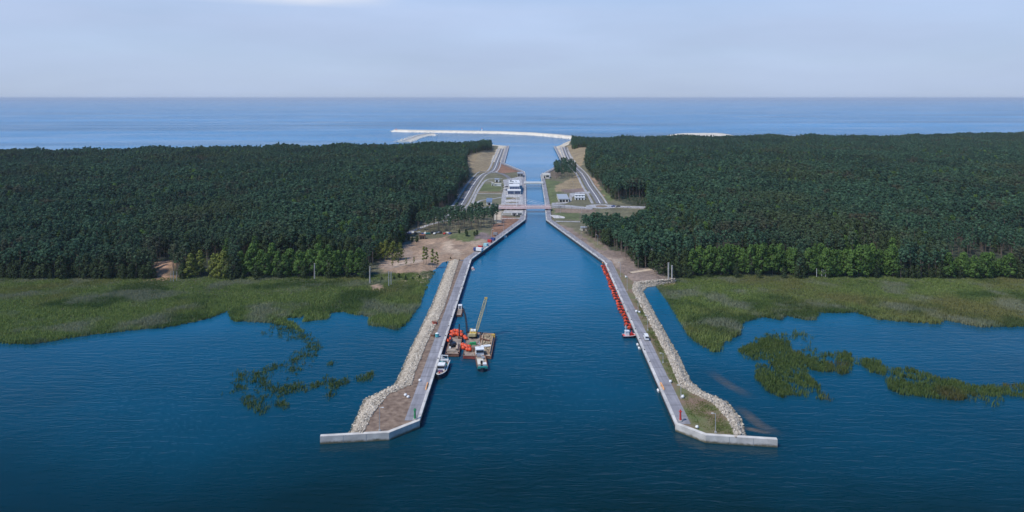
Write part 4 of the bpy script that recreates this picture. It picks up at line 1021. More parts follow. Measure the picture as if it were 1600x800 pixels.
for poly, lab, dn in ISLETS:
    pl = PL(poly, 0); p = scatter(pl, dn)
    q = fbm(p[:, 0], p[:, 1], 9); e = dist_line(p[:, 0], p[:, 1], pl, True)
    k = (q + rng.random(len(p)) * 0.3 > (0.5 if pl[0][0] > 0 else 0.6)) | (e > 7); p = p[k]; q = q[k]
    o = reed_mesh('reed_islet', p, (0.9 + 1.5 * q) * (1.0 if pl[0][0] > 0 else 0.7), M['reed_dark'], blades=6 if pl[0][0] > 0 else 4, wid=0.15); tag(o, lab, 'reed clump', 'reed clumps in the lagoon', kind='stuff'); nreed += len(p)
# sparse stems in the shallows: ragged trails that thin out
def trail(px, n, su, sv):
    ln = densify(px, 3); out = []
    while len(out) < n:
        u, v = random.choice(ln); u += random.gauss(0, su); v += random.gauss(0, sv)
        x, y = P(u, v, 0)
        for _ in range(random.choice((1, 1, 2, 3, 5))): out.append((x + random.gauss(0, 0.8), y + random.gauss(0, 0.8)))
    return out
for trails, lab, hh in (([([(468, 521), (484, 532), (494, 546)], 130, 5, 4), ([(494, 546), (478, 556), (460, 562)], 110, 9, 6), ([(470, 560), (448, 574), (416, 580), (392, 588)], 130, 8, 4), ([(392, 588), (376, 596), (370, 608)], 70, 9, 7),
                      ([(398, 584), (410, 596), (424, 604)], 100, 5, 4), ([(372, 582), (374, 612)], 40, 5, 4), ([(495, 604), (512, 598), (530, 600)], 90, 6, 3), ([(458, 576), (464, 582)], 26, 3, 4), ([(516, 568), (518, 574)], 16, 2, 2), ([(428, 634), (452, 634)], 50, 6, 3), ([(418, 520), (450, 528)], 40, 9, 4), ([(400, 612), (420, 622)], 40, 7, 4)],
                      'scattered thin reed tufts in the shallows left of the left pier', (0.5, 1.5)),
                     ([([(1176, 538), (1200, 528), (1232, 530)], 110, 6, 5), ([(1228, 524), (1262, 526)], 50, 7, 4), ([(1258, 542), (1272, 546)], 20, 2, 3), ([(1282, 560), (1310, 556)], 60, 6, 4), ([(1338, 566), (1346, 568)], 20, 3, 3), ([(1250, 612), (1286, 618)], 60, 9, 4), ([(1410, 596), (1480, 600)], 50, 9, 3), ([(1500, 622), (1560, 632)], 30, 9, 4)],
                      'scattered thin reed tufts in the shallows round the right islets', (0.8, 2.2))):
    p = []
    for px, n, su, sv in trails: p += trail(px, n, su, sv)
    p = np.array(p); o = reed_mesh('reed_tufts', p, rng.uniform(*hh, len(p)), M['reed_dark'], blades=4, wid=0.15)
    tag(o, lab, 'reed tufts', kind='stuff')
M['weed'] = foliage('weed_leaves', (0.100, 0.140, 0.035), (0.220, 0.250, 0.075), 0.0, trans=0.3)
for px, n, lab in (([(1076, 655), (1104, 672), (1146, 680), (1134, 656), (1112, 634), (1084, 618), (1068, 614)], 1500, 'patchy green weeds on the soil at the tip of the right pier'),
                   ([(1000, 470), (1020, 515), (1043, 558), (1060, 598), (1050, 598), (1034, 560), (1012, 515), (992, 470)], 700, 'sparse weeds along the soil strip of the right pier')):
    pl = PL(px, 2.5); q = scatter(pl, 3.0); k = fbm(q[:, 0], q[:, 1], 5) + rng.random(len(q)) * 0.5 > 0.72; q = q[k][:n]
    V = reed_mesh('pier_weeds', q, rng.uniform(0.15, 0.4, len(q)), M['weed'], blades=6, wid=0.16, spread=0.6); V.location.z = 2.5
    tag(V, lab, 'weeds', kind='stuff')
print('reed tufts', nreed)
# ------------------------------------------------------------------ breakwaters in the open sea
def breakwater(name, px, w, top, lab, seed=0):
    t = thing(name, lab, 'breakwater')
    ln = densify(PL(px, 0), 18)
    rows = []
    for o, z in ((-w * 0.9, -2), (-w * 0.45, top * 0.72), (-w * 0.3, top * 0.72), (-w * 0.3, top), (w * 0.3, top), (w * 0.42, top * 0.7), (w * 0.9, -2)):
        rows.append([(x, y, z) for x, y in offset(ln, o)])
    n = len(ln); mb = MB()
    mb.add([p for r in rows for p in r], [(j * n + i, j * n + i + 1, (j + 1) * n + i + 1, (j + 1) * n + i) for j in range(6) for i in range(n - 1)]
           + [tuple(j * n for j in range(7)), tuple(j * n + n - 1 for j in range(6, -1, -1))])
    mb.build('mound', M['breakwater'], t, tri=True)
    mb = MB(); sweep(mb, ln, [(-w * .12, top), (-w * .12, top + 1.6), (w * .12, top + 1.6), (w * .12, top)]); mb.build('parapet', M['concrete_pale'], t)
    P2 = []
    for i in range(n):
        for s_ in (-1, 1):
            for _ in range(5):
                q = offset(ln, s_ * w * random.uniform(0.4, 0.9))[i]; P2.append((q[0] + random.uniform(-8, 8), q[1], random.uniform(0, top * 0.7)))
    st = stones('armour_stones', np.array(P2), rng.uniform(0.9, 1.8, len(P2))); st.parent = t; st['kind'] = 'stuff'
    st.data.materials[0] = M['breakwater']
    return t
M['breakwater'] = mat('pale_armour', (0.74, 0.68, 0.57), 0.85, 0.12, 0.1)
breakwater('breakwater', [(617, 205.6), (640, 206.3), (740, 207.8), (780, 208.6), (830, 210.6), (870, 213.8), (903, 217.5)], 30, 6.5, 'long pale sea breakwater curving across the harbour mouth')
breakwater('breakwater', [(630, 222.5), (650, 215), (664, 211.6), (679, 211.3)], 26, 4.5, 'short pale hooked breakwater on the left, in front of the long one')
x, y = P(753, 208, 0)
t = thing('beacon_tower', 'small white light tower in the middle of the long breakwater', 'light tower', (x, y, 6))
MB().tube([(0, 0, 0), (0, 0, 9)], 1.6, 8, r1=1.0).build('shaft', M['white'], t); MB().tube([(0, 0, 9), (0, 0, 11.5)], 1.5, 8).build('lantern', M['red'], t)
x, y = P(619, 205.8, 0)
t = thing('beacon_tower', 'low red light tower on the far left tip of the long breakwater', 'light tower', (x, y, 6))
MB().tube([(0, 0, 0), (0, 0, 5)], 1.7, 8, r1=1.3).build('shaft', M['red'], t); MB().tube([(0, 0, 5), (0, 0, 6.5)], 1.0, 8).build('lantern', M['white'], t)

# ------------------------------------------------------------------ bridges
def box_between(mb, a, b, w, h, z, mi=0):
    d = math.atan2(b[1] - a[1], b[0] - a[0]); L = math.dist(a, b)
    mb.box(((a[0] + b[0]) / 2, (a[1] + b[1]) / 2, z), (L, w, h), d, mi)
xl, y0 = P(779, 324.5, ZB); xr, _ = P(861, 324.5, ZB); xp = P(807.5, 324, ZB)[0]
t = thing('swing_bridge', 'low red swing bridge with a white mast, crossing the lock nearest the camera', 'bridge', (0, y0, 0))
mb = MB(); box_between(mb, (xl, 4.6), (xr, 4.6), 9.2, 0.5, ZB - 0.25); mb.build('deck', M['yard'], t)
for yy in (-0.3, 9.5):
    mb = MB(); box_between(mb, (xl, yy), (xr, yy), 0.5, 1.9, ZB - 0.35); mb.build('girder', M['pink'], t)
    mb = MB()
    for zz in (0.95, 1.3, 1.65): mb.tube([(xl, yy, ZB + zz), (xr, yy, ZB + zz)], 0.06, 4)
    for i in range(18):
        q = xl + (xr - xl) * i / 17; mb.tube([(q, yy, ZB + 0.6), (q, yy, ZB + 1.7)], 0.06, 4)
    mb.build('railing', M['pink'], t)
    mast = MB().tube([(xp, yy, ZB + 0.6), (xp, yy, ZB + 10.5)], 0.34, 6, r1=0.22).build('mast', M['white'], t)
    for q in (xp - 19, xp + 14, xp + 27, xp + 40):
        MB().tube([(xp, yy, ZB + 10.2), (q, yy, ZB + 0.6)], 0.09, 4).build('stay', M['white'], t)
for q, w_ in ((xl + 1.5, 3), (xl + 8, 1.6), (xp - 6, 1.6), (xr - 1.5, 3)):
    MB().box((q, 4.6, 1.6), (w_, 8.5, ZB * 2 - 4.4)).build('pier', M['concrete'], t)
xl2, y2 = P(819, 287, 4); xr2 = P(849, 287, 4)[0]
t = thing('swing_bridge', 'plain cream bridge across the far end of the lock', 'bridge', (0, y2, 0))
MB().box(((xl2 + xr2) / 2, 5, 3.9), (xr2 - xl2, 10, 1.4)).build('deck', M['cream'], t)
for yy in (0.1, 9.9):
    MB().box(((xl2 + xr2) / 2, yy, 5.1), (xr2 - xl2, 0.3, 1.1)).build('railing', M['white'], t)
for q in (xl2 + 1, xr2 - 1): MB().box((q, 5, 2.4), (2.4, 9, 1.5)).build('abutment', M['concrete'], t)
# ------------------------------------------------------------------ buildings
def building(name, lab, u0, u1, v, depth, h, wallm, roofm, z=2.66, rise=0.0, cat='building', wins=(), doors=(), over=0.25):
    x0, yy = P(u0, v, z); x1 = P(u1, v, z)[0]
    t = thing(name, lab, cat, ((x0 + x1) / 2, yy, z)); W = x1 - x0
    MB().add([(-W / 2, 0, 0), (W / 2, 0, 0), (W / 2, depth, 0), (-W / 2, depth, 0), (-W / 2, 0, h), (W / 2, 0, h), (W / 2, depth, h + rise), (-W / 2, depth, h + rise)],
             [(0, 1, 5, 4), (1, 2, 6, 5), (2, 3, 7, 6), (3, 0, 4, 7), (4, 5, 6, 7)]).build('wall', wallm, t)
    MB().add([(-W / 2 - over, -over, h + .01), (W / 2 + over, -over, h + .01), (W / 2 + over, depth + over, h + rise + .01), (-W / 2 - over, depth + over, h + rise + .01),
              (-W / 2 - over, -over, h + .36), (W / 2 + over, -over, h + .36), (W / 2 + over, depth + over, h + rise + .36), (-W / 2 - over, depth + over, h + rise + .36)],
             [(0, 3, 2, 1), (4, 5, 6, 7), (0, 1, 5, 4), (1, 2, 6, 5), (2, 3, 7, 6), (3, 0, 4, 7)]).build('roof', roofm, t)
    for (a, b, c, d, gm) in wins:
        w_ = MB().box((-W / 2 + W * (a + b) / 2, -0.03, h * (c + d) / 2), (W * (b - a), 0.14, h * (d - c))).build('window', gm, t)
        fr = MB()
        n = max(2, int(W * (b - a) / 1.6))
        for i in range(n + 1): fr.box((-W / 2 + W * a + W * (b - a) * i / n, -0.1, h * (c + d) / 2), (0.1, 0.12, h * (d - c)))
        fr.build('frame', M['white'], w_)
    for (a, b, d) in doors:
        MB().box((-W / 2 + W * (a + b) / 2, -0.04, h * d / 2), (W * (b - a), 0.14, h * d)).build('door', M['black'], t)
    return t
t = building('control_building', 'stepped white control building with dark blue glass fronts beside the lock', 793, 813.5, 303.8, 13, 4.4, M['offwhite'], M['white'], wins=[(.03, .48, .12, .88, M['glass_blue']), (.52, .97, .12, .88, M['glass_blue'])])
def wing(t, x, y, W, D, H, glaze):
    MB().box((x, y + D / 2, H / 2), (W, D, H)).build('wing', M['offwhite'], t); MB().box((x, y + D / 2, H + 0.2), (W + .6, D + .6, 0.4)).build('roof', M['white'], t)
    for a, b, c, d in glaze:
        w_ = MB().box((x - W / 2 + W * (a + b) / 2, y - 0.06, (c + d) / 2), (W * (b - a), 0.2, d - c)).build('window', M['glass_blue'], t)
        fr = MB(); n = 6
        for i in range(n + 1): fr.box((x - W / 2 + W * a + W * (b - a) * i / n, y - 0.18, (c + d) / 2), (0.12, 0.12, d - c))
        fr.build('frame', M['white'], w_)
wing(t, 0.4, 13.5, 12.4, 20, 8.2, [(.03, .97, 4.7, 7.4)])
wing(t, 0.2, 34, 13, 26, 9.8, [(.05, .4, 8.7, 9.5)])
wing(t, -3.2, 62, 6.5, 14, 7.5, [(.1, .9, 4.0, 6.5)]); wing(t, 4.2, 62, 6.5, 20, 5.5, [(.1, .9, 2.0, 4.5)])
mb = MB()
for i in range(9): mb.box((random.uniform(-5, 5), random.uniform(36, 58), 10.5), (random.uniform(1, 2.4), random.uniform(1, 3), 1.1))
mb.build('roof_unit', M['grey'], t)
MB().tube([(2, 40, 10), (2, 40, 17)], 0.14, 5).build('antenna', M['galv'], t)
building('service_house', 'small white house with blue-grey roof and dark doorway, left of the red bridge', 760, 768.6, 320.5, 10, 3.4, M['white'], M['roof_blue'], rise=2.6, doors=[(.3, .72, .75)], wins=[(.08, .22, .35, .75, M['glass'])], cat='house')
building('service_house', 'small white cube house with a dark doorway behind the long white wall', 773, 780, 284.6, 10, 4.0, M['white'], M['roof_grey'], doors=[(.28, .68, .75)], cat='house')
building('service_house', 'long low white flat building on the grass left of the control building', 772.5, 783, 290.8, 5, 3.0, M['white'], M['cream'], wins=[(.1, .3, .3, .7, M['glass'])])
building('service_house', 'small white block at the left end of the long low white building', 768, 771.2, 290.6, 4, 4.0, M['white'], M['cream'], doors=[(.3, .7, .6)])
building('gate_house', 'grey and white gate structure on the left bank at the far end of the lock', 808.5, 817, 276.5, 20, 5.0, M['concrete'], M['roof_grey'], wins=[(.05, .45, .2, .85, M['glass']), (.55, .95, .2, .85, M['glass'])])
building('gate_house', 'beige gate building on the right bank at the far end of the lock', 849, 858.5, 278.5, 14, 5.0, M['cream'], M['cream'], doors=[(.1, .3, .6)], wins=[(.45, .9, .3, .8, M['glass'])])
building('storage_hall', 'low hall with pale blue-grey roof on the right bank by the red bridge', 873, 889, 315.5, 34, 3.2, M['cream'], M['galv'], rise=0.6, doors=[(.1, .3, .75), (.4, .6, .75), (.7, .9, .75)], wins=[(.32, .38, .3, .7, M['glass'])])
for v, lab in ((312.3, 'nearer of two long low white sheds left of the right road'), (308.4, 'farther of two long low white sheds left of the right road')):
    building('storage_shed', lab, 898.5, 914, v, 6.5, 2.6, M['white'], M['white'], doors=[(.1, .22, .8), (.4, .52, .8), (.7, .82, .8)], cat='shed')
building('pump_house', 'low concrete hut on the left quay in front of the red bridge', 800.5, 807, 337.5, 4, 2.8, M['concrete_pale'], M['concrete'], doors=[(.3, .6, .75)], cat='hut')
building('pump_house', 'long concrete shelter on the left quay right of the low hut', 809, 815.5, 336.5, 4, 2.2, M['cream'], M['concrete'], wins=[(.1, .9, .3, .7, M['glass'])], cat='hut')
building('kiosk', 'reddish-brown open shelter at the top of the sand yard', 655, 664, 373.5, 4, 3.0, M['wood'], M['rust'], doors=[(.15, .45, .75), (.55, .85, .75)], cat='shelter')
building('kiosk', 'pale hut under the pines on the right bank near the bridge', 908, 917, 361, 5, 2.8, M['cream'], M['roof_grey'], doors=[(.4, .6, .75)], cat='hut')

# ------------------------------------------------------------------ vehicles
def car_mesh(kind):
    t = thing('parked_car', 'car', 'car')
    L, W, Hh = {'car': (4.4, 1.8, 1.45), 'van': (5.6, 2.0, 2.4)}[kind]
    prof = {'car': [(-2.2, .35), (2.2, .35), (2.2, .75), (1.2, .9), (.55, 1.4), (-1.2, 1.42), (-1.9, .98), (-2.2, .9)],
            'van': [(-2.8, .4), (2.8, .4), (2.8, 1.0), (2.2, 1.2), (1.5, 2.3), (-2.75, 2.4), (-2.8, 1.2)]}[kind]
    k = len(prof); mb = MB()
    mb.loft([[(s_ * W / 2 * (0.86 if z > 1.05 else 1), y, z) for y, z in prof] for s_ in (-1, 1)]); mb.build('body', M['white'], t, bevel=0.05)
    mb = MB()
    if kind == 'car': mb.loft([[(s_ * W * .41, y, z) for y, z in ((1.17, .95), (.6, 1.38), (.52, 1.38), (1.05, .95))] for s_ in (-1, 1)])
    else: mb.loft([[(s_ * W * .44, y, z) for y, z in ((2.24, 1.22), (1.6, 2.2), (1.5, 2.2), (2.1, 1.22))] for s_ in (-1, 1)])
    mb.build('windscreen', M['glass'], t)
    mb = MB(); y1 = -1.86 if kind == 'car' else -2.83
    mb.box((0, y1 + .28 if kind == 'car' else y1, 1.2 if kind == 'car' else 1.75), (W * .76, .12, .34 if kind == 'car' else .6)); mb.build('rear_window', M['glass'], t)
    for s_ in (-1, 1): MB().box((s_ * W * .462, -.3 if kind == 'car' else 1.2, 1.16 if kind == 'car' else 1.7), (.1, 1.5 if kind == 'car' else 1.1, .3 if kind == 'car' else .5)).build('side_window', M['glass'], t)
    for sx in (-1, 1):
        for sy in (-1, 1):
            y = sy * L * .31; MB().tube([(sx * (W / 2 - .2), y, .33), (sx * (W / 2 + .02), y, .33)], .33, 10).build('wheel', M['black'], t)
    return t
COLS = {'white': M['white'], 'dark blue': M['blue'], 'black': M['navy'], 'grey': M['galv'], 'red': M['red'], 'teal': M['teal']}
car0 = car_mesh('car'); van0 = car_mesh('van')
used_car = [False]
def put_car(u, v, rz, colour, lab, grp, src=None, z=None):
    x, y = P(u, v, 2.7); src = src or car0
    zz = z if z is not None else max(2.6, float(ground_h(np.array([x]), np.array([y]))[0]))
    r = dup(src, (x, y, zz), rz, lab, grp, mats={'body': COLS[colour]}); return r
van = dup(van0, (*P(1009.7, 529.5, 2.7), 2.63), -0.05, 'white van driving along the right quay road', 'vans on the quay roads'); van.name = 'delivery_van'
cols = ['dark blue', 'white', 'black', 'grey', 'dark blue', 'white', 'teal', 'black', 'white', 'grey', 'black', 'red', 'white', 'dark blue']
for i, c in enumerate(cols):
    put_car(640 + i * 4.9 + random.uniform(-1, 1), 365.2 + random.uniform(-1.5, .8), random.uniform(-.4, .4) + (0 if i % 3 else 1.4), c, c + ' car parked in the row beneath the pines above the sand yard', c + ' cars beneath the pines')
for i, (u, v, c) in enumerate([(789.5, 292, 'white'), (791.5, 292.3, 'black'), (790.5, 295.5, 'grey'), (788.3, 296, 'white'), (792, 297.5, 'dark blue'), (789, 300, 'white')]):
    put_car(u, v, random.uniform(-.2, .2) + 1.2, c, c + ' car parked in the yard left of the control building', c + ' cars left of the control building', z=2.67)
put_car(776, 269.5, 1.2, 'white', 'white car at the upper junction of the left road', 'cars on the roads', z=2.7)
put_car(909, 271.8, 0.2, 'white', 'white car at the top of the right road', 'cars on the roads')
put_car(958, 323.5, 1.4, 'dark blue', 'dark blue car leaving the roundabout on the right', 'cars on the roads', z=3.1)
put_car(966, 323.9, 1.4, 'black', 'black car on the road right of the roundabout', 'cars on the roads', z=3.2)
for o in [car0, van0]:
    for c in list(o.children): bpy.data.objects.remove(c)
    bpy.data.objects.remove(o)
# lorry, containers and tanks along the left quay
def container(u, v, rz, m, lab):
    x, y = P(u, v, 2.65); t = thing('shipping_container', lab, 'container', (x, y, 2.65), rz); t.scale = (.8, .58, .8)
    mb = MB(); n = 22; L = 6.06; pr = []
    for i in range(n + 1): pr.append((1.2 + (.04 if i % 2 else 0), -L / 2 + L * i / n))
    poly = pr + [(-x_, y_) for x_, y_ in pr[::-1]]
    mb.prism(poly, 0.12, 2.5); mb.build('body', m, t, tri=True)
    MB().box((0, 0, 2.55), (2.3, 5.95, .1)).build('roof', m, t)
    mb = MB()
    for s_ in (-.6, .6): mb.box((s_, -L / 2 - .03, 1.3), (1.1, .08, 2.25))
    mb.build('doors', m, t)
    mb = MB()
    for a in (-1, 1):
        for b in (-1, 1): mb.box((a * 1.18, b * L / 2, 1.3), (.18, .18, 2.62))
    mb.build('corner_posts', M['grey'], t)
container(765.3, 378.5, 0.9, M['red'], 'red container on the left quay, left of the blue one')
container(770.2, 375.5, 0.9, M['blue'], 'dark blue container on the left quay, farthest from the camera')
container(750.5, 388, 1.2, M['red'], 'small red container on the left quay beside the white lorry')
M['cyan'] = mat('pale_cyan_paint', (0.35, 0.62, 0.66), 0.5, 0.1)
container(759, 384.5, 0.9, M['cyan'], 'pale cyan container on the left quay between the red ones')
container(774, 367, 1.3, M['grey'], 'grey container beyond the dark blue one on the left quay')
x, y = P(747.5, 393, 2.65); t = thing('lorry', 'white and blue lorry parked on the left quay nearest the bend', 'lorry', (x, y, 2.65), 1.0)
MB().box((0, -1.0, 1.9), (2.4, 5.2, 2.4)).build('cargo_box', M['white'], t, bevel=.05)
c = MB().box((0, 3.0, 1.6), (2.3, 2.0, 2.3), taper=.9).build('cab', M['blue'], t, bevel=.08); MB().box((0, 4.0, 1.95), (2.0, .12, .8)).build('windscreen', M['glass'], c)
MB().box((0, 0.2, .62), (1.1, 7.6, .25)).build('chassis', M['black'], t)
for sy in (-2.6, -1.5, 2.9):
    for sx in (-1, 1): MB().tube([(sx * .8, sy, .5), (sx * 1.2, sy, .5)], .5, 10).build('wheel', M['black'], t)
x, y = P(683, 527, 2.55); t = thing('water_tank', 'turquoise-white tank standing on the soil of the left pier', 'tank', (x, y, 2.5))
M['turq'] = mat('turquoise', (0.10, 0.42, 0.45), 0.5, 0.1)
MB().tube([(0, 0, .35), (0, 0, 2.0)], .95, 12).build('body', M['turq'], t); MB().tube([(0, 0, 2.0), (0, 0, 2.35)], .9, 12, r1=.3).build('cap', M['white'], t)
mb = MB(); [mb.box((a, b, .15), (.2, .2, .5)) for a in (-.6, .6) for b in (-.6, .6)]; mb.build('legs', M['grey'], t)
x, y = P(679, 506, 2.55); t = thing('site_skip', 'red skip lying on the stones of the left pier', 'skip', (x, y, 2.5), .4)
MB().box((0, 0, .65), (1.6, 2.4, 1.1), taper=1.15).build('tub', M['red'], t); MB().box((0, 0, 1.25), (1.9, 2.8, .08)).build('load', M['rust'], t)
x, y = P(676, 525, 2.55); t = thing('site_skip', 'small rusty red skip left of the turquoise tank', 'skip', (x, y, 2.5), 1.1)
MB().box((0, 0, .5), (1.2, 1.8, .9), taper=1.15).build('tub', M['rust'], t); MB().box((0, 0, .98), (1.4, 2.1, .06)).build('load', M['soil'], t)
def sack(u, v, s_, lab):
    x, y = P(u, v, 2.5); t = thing('bulk_bag', lab, 'bag', (x, y, 2.5))
    MB().blob((0, 0, .5 * s_), (.62 * s_, .62 * s_, .55 * s_), int(u), amp=.12).build('sack', M['white'], t, smooth=True)
    mb = MB(); [mb.tube([(a * .3 * s_, -.3 * s_, .95 * s_), (a * .3 * s_, 0, 1.2 * s_), (a * .3 * s_, .3 * s_, .95 * s_)], .05, 4) for a in (-1, 1)]; mb.build('straps', M['white'], t)
for u, v, s_, lab in ((633.5, 619, 1.0, 'white bag on the brown soil of the left pier, farther of the pair'), (637.8, 622, 1.0, 'white bag on the brown soil of the left pier, nearer of the pair'), (656, 596, 1.0, 'white bag at the road edge of the left pier, level with the patrol boat'),
                      (1047.5, 598, 1.1, 'white bag at the road edge in the middle of the right pier'), (1066.5, 622, 1.2, 'white bag at the foot of the lamp post on the right pier'), (1089, 669, 1.0, 'white bag close behind the end wall of the right pier'),
                      (994.3, 488, 1.2, 'white bag beside the right quay road, left of a pair'), (999, 489, 1.0, 'smaller white bag right of the pair beside the right quay road'),
                      (948, 414, 1.1, 'white bag at the bend of the right quay'), (978, 434, 1.0, 'white bag on the bare ground right of the quay bend')): sack(u, v, s_, lab)

# ------------------------------------------------------------------ beacons, lamps, masts, posts
def beacon(u, v, m, lab):
    x, y = P(u, v, 2.7); t = thing('pier_beacon', lab, 'beacon', (x, y, 2.65))
    MB().tube([(0, 0, 0), (0, 0, .4)], .75, 12).build('base', M['concrete'], t); MB().tube([(0, 0, .4), (0, 0, 3.4)], .42, 12, r1=.3).build('column', m, t)
    g = MB().tube([(0, 0, 3.4), (0, 0, 3.5)], .6, 12).build('gallery', m, t); MB().tube([(0, 0, 3.5), (0, 0, 4.1)], .2, 8).build('lantern', m, t)
beacon(648.3, 655, M['green'], 'green beacon column at the corner of the left pier'); beacon(1063.2, 657.5, M['red'], 'red beacon column at the corner of the right pier')
def lamp(u, vb, vt, lab, grp=None, arm=1, z=2.6):
    x, y = P(u, vb, z); h = (vb - vt) * y / F
    t = thing('lamp_post', lab, 'lamp post', (x, y, z), 0, grp)
    MB().tube([(0, 0, 0), (0, 0, h)], .13, 6, r1=.08).build('pole', M['galv'], t); MB().box((0, 0, .15), (.7, .7, .5)).build('base', M['concrete'], t)
    a = MB().tube([(0, 0, h - .1), (arm * .9, 0, h + .1)], .06, 5).build('arm', M['galv'], t); MB().box((arm * 1.1, 0, h + .1), (.8, .3, .14)).build('lamp_head', M['white'], a)
for u, a, b, lab in ((593, 673, 637, 'tall lamp post on the soil at the tip of the left pier'), (1118, 676, 646, 'tall lamp post on the grass at the tip of the right pier'), (1064, 622, 602, 'lamp post beside the white bag on the right pier'),
                     (1036, 567, 552, 'lamp post on the right pier level with the largest reed islet'), (997, 487, 466, 'lamp post beside the pair of white bags on the right bank'), (980, 454, 431, 'lamp post near the top of the right stone slope'),
                     (969.5, 432, 410, 'lamp post on the bare ground beside the right quay'), (934, 382, 367, 'lamp post on the right quay below the pine edge'), (908, 373, 359, 'lamp post on the right quay below the pale hut'),
                     (787, 360, 344, 'lamp post on the red earth by the left quay'), (768, 374, 359, 'lamp post beside the grey container'), (895.5, 305, 283, 'very tall mast light between the hall and the white sheds'),
                     (872, 317, 307, 'lamp post left of the storage hall'), (875.5, 333, 324, 'white lamp post below the bridge approach, left one'), (909, 333, 325, 'white lamp post below the bridge approach, right one'),
                     (700, 520, 503, 'lamp post halfway along the left quay'), (723, 450, 432, 'lamp post on the left quay above the small pontoon'), (784, 296, 285, 'lamp post at the yard entrance by the control building'),
                     (1012, 516, 493, 'lamp post just beyond the white van')): lamp(u, a, b, lab, arm=1 if u < 800 else -1)
def post(u, vb, vt, r, m, lab, cat='post', name='wooden_pole', z=1.5, cross=False):
    x, y = P(u, vb, z); h = (vb - vt) * y / F; t = thing(name, lab, cat, (x, y, z - .6))
    MB().tube([(0, 0, 0), (0, 0, h + .6)], r, 7, r1=r * .85).build('shaft', m, t)
    if cross: MB().box((0, 0, h - .3), (2.4, .18, .2)).build('crossarm', M['wood'], t)
    else: MB().tube([(0, 0, h + .6), (0, 0, h + .75)], r * 1.15, 7).build('cap', m, t)
post(1018.5, 420, 388, .2, M['galv'], 'very tall pale pole in front of the dark trees on the right bank', 'pole', cross=True, z=2.5)
post(491.5, 434, 412, .42, M['concrete_pale'], 'stout pale post alone on the back edge of the left marsh', name='concrete_post')
post(578, 441, 417, .45, M['concrete_pale'], 'stout pale post beside the largest sand patch on the left', name='concrete_post')
post(607.5, 445, 424, .24, M['galv'], 'thinner left pole of the pair right of the sand patch', 'pole', name='steel_pole')
post(611, 443, 425, .24, M['galv'], 'right pole of the thin pair right of the sand patch', 'pole', name='steel_pole')
post(1044.5, 438, 411, .55, M['concrete_pale'], 'left one of two stout pale posts above the right stone bank', name='concrete_post')
post(1050, 438, 415, .55, M['concrete_pale'], 'right one of two stout pale posts above the right stone bank', name='concrete_post')
for i, (u, a, b) in enumerate(((267, 438, 424), (271, 438, 424), (276, 437, 425))):
    post(u, a, b, .14, M['galv'], ('left', 'middle', 'right')[i] + ' pole of three thin pale poles below the sand slope', 'pole', name='steel_pole')
for i, u in enumerate((1276, 1284, 1290, 1297)):
    post(u, 431 - i % 2, 420 + i % 3, .14, M['white'], ('leftmost', 'second', 'third', 'rightmost')[i] + ' of four pale stakes at the foot of the middle bright row', 'stake', name='steel_pole')
x, y = P(1287, 431, .8); t = thing('hunting_stand', 'small pale lookout stand among the four stakes on the right marsh', 'lookout', (x, y, .2))
MB().box((0, 0, 3.6), (1.6, 1.6, 1.7)).build('cabin', M['galv'], t); MB().box((0, 0, 4.55), (2.0, 2.0, .16)).build('roof', M['white'], t)
for a in (-.7, .7):
    for b in (-.7, .7): MB().tube([(a * 1.2, b * 1.2, 0), (a, b, 2.8)], .09, 5).build('leg', M['galv'], t)
# yellow bollards/ladders on the quay coping
M['orange_pale'] = mat('faded_orange', (0.72, 0.36, 0.16), 0.6, 0.15)
for (u, v, lab, s_) in ((668, 604, 'faded orange ladder frame on the left quay edge below the patrol boat', 1), (1033.5, 604, 'faded pink ladder frame on the right quay edge', -1)):
    x, y = P(u, v, 2.7); t = thing('quay_ladder', lab, 'ladder', (x + (-.3 if s_ > 0 else .3), y, 2.75), 0)
    MB().box((0, 0, .35), (.5, 6.5, .7), taper=.8).build('housing', M['orange_pale'], t); mb = MB(); [mb.tube([(s_ * .5, q, .6), (s_ * .5, q, -1.2)], .06, 4) for q in (-.3, .3)]; mb.build('rails', M['yellow'], t)

# ------------------------------------------------------------------ boats and barges
def hull_rings(L, W, fb, bow=.35, stern=.85, draft=-.5, flare=.86):
    R = []
    for t_ in (0, .05, .2, .45, .65, .8, .9, .96, 1.0):
        w_ = W / 2 * (stern + (1 - stern) * min(1, t_ * 5)) * (1 if t_ < 1 - bow else math.cos((t_ - (1 - bow)) / bow * PI / 2) ** .7 if t_ < 1 else .03)
        y = -L / 2 + L * t_; z = fb * (1 + .35 * max(0, t_ - .5) ** 2 * 4)
        R.append([(-w_, y, z), (-w_ * flare, y, draft), (w_ * flare, y, draft), (w_, y, z)])
    return R
def hull(t, L, W, fb, m, deckm, **k):
    R = hull_rings(L, W, fb, **k); MB().loft(R).build('hull', m, t)
    mb = MB(); n = len(R)
    D = [[(r[0][0] * .9, r[0][1] * .97, r[0][2] + .03), (r[3][0] * .9, r[3][1] * .97, r[3][2] + .03)] for r in R]
    mb.add([p for d in D for p in d], [(2 * i, 2 * i + 1, 2 * i + 3, 2 * i + 2) for i in range(n - 1)]); mb.build('deck', deckm, t)
    mb = MB()
    for side in (0, 3):
        mb.tube([(r[side][0], r[side][1], r[side][2] + .12) for r in R], .13, 5)
    mb.build('gunwale', M['black'] if m is M['white'] else M['white'], t)
    return R
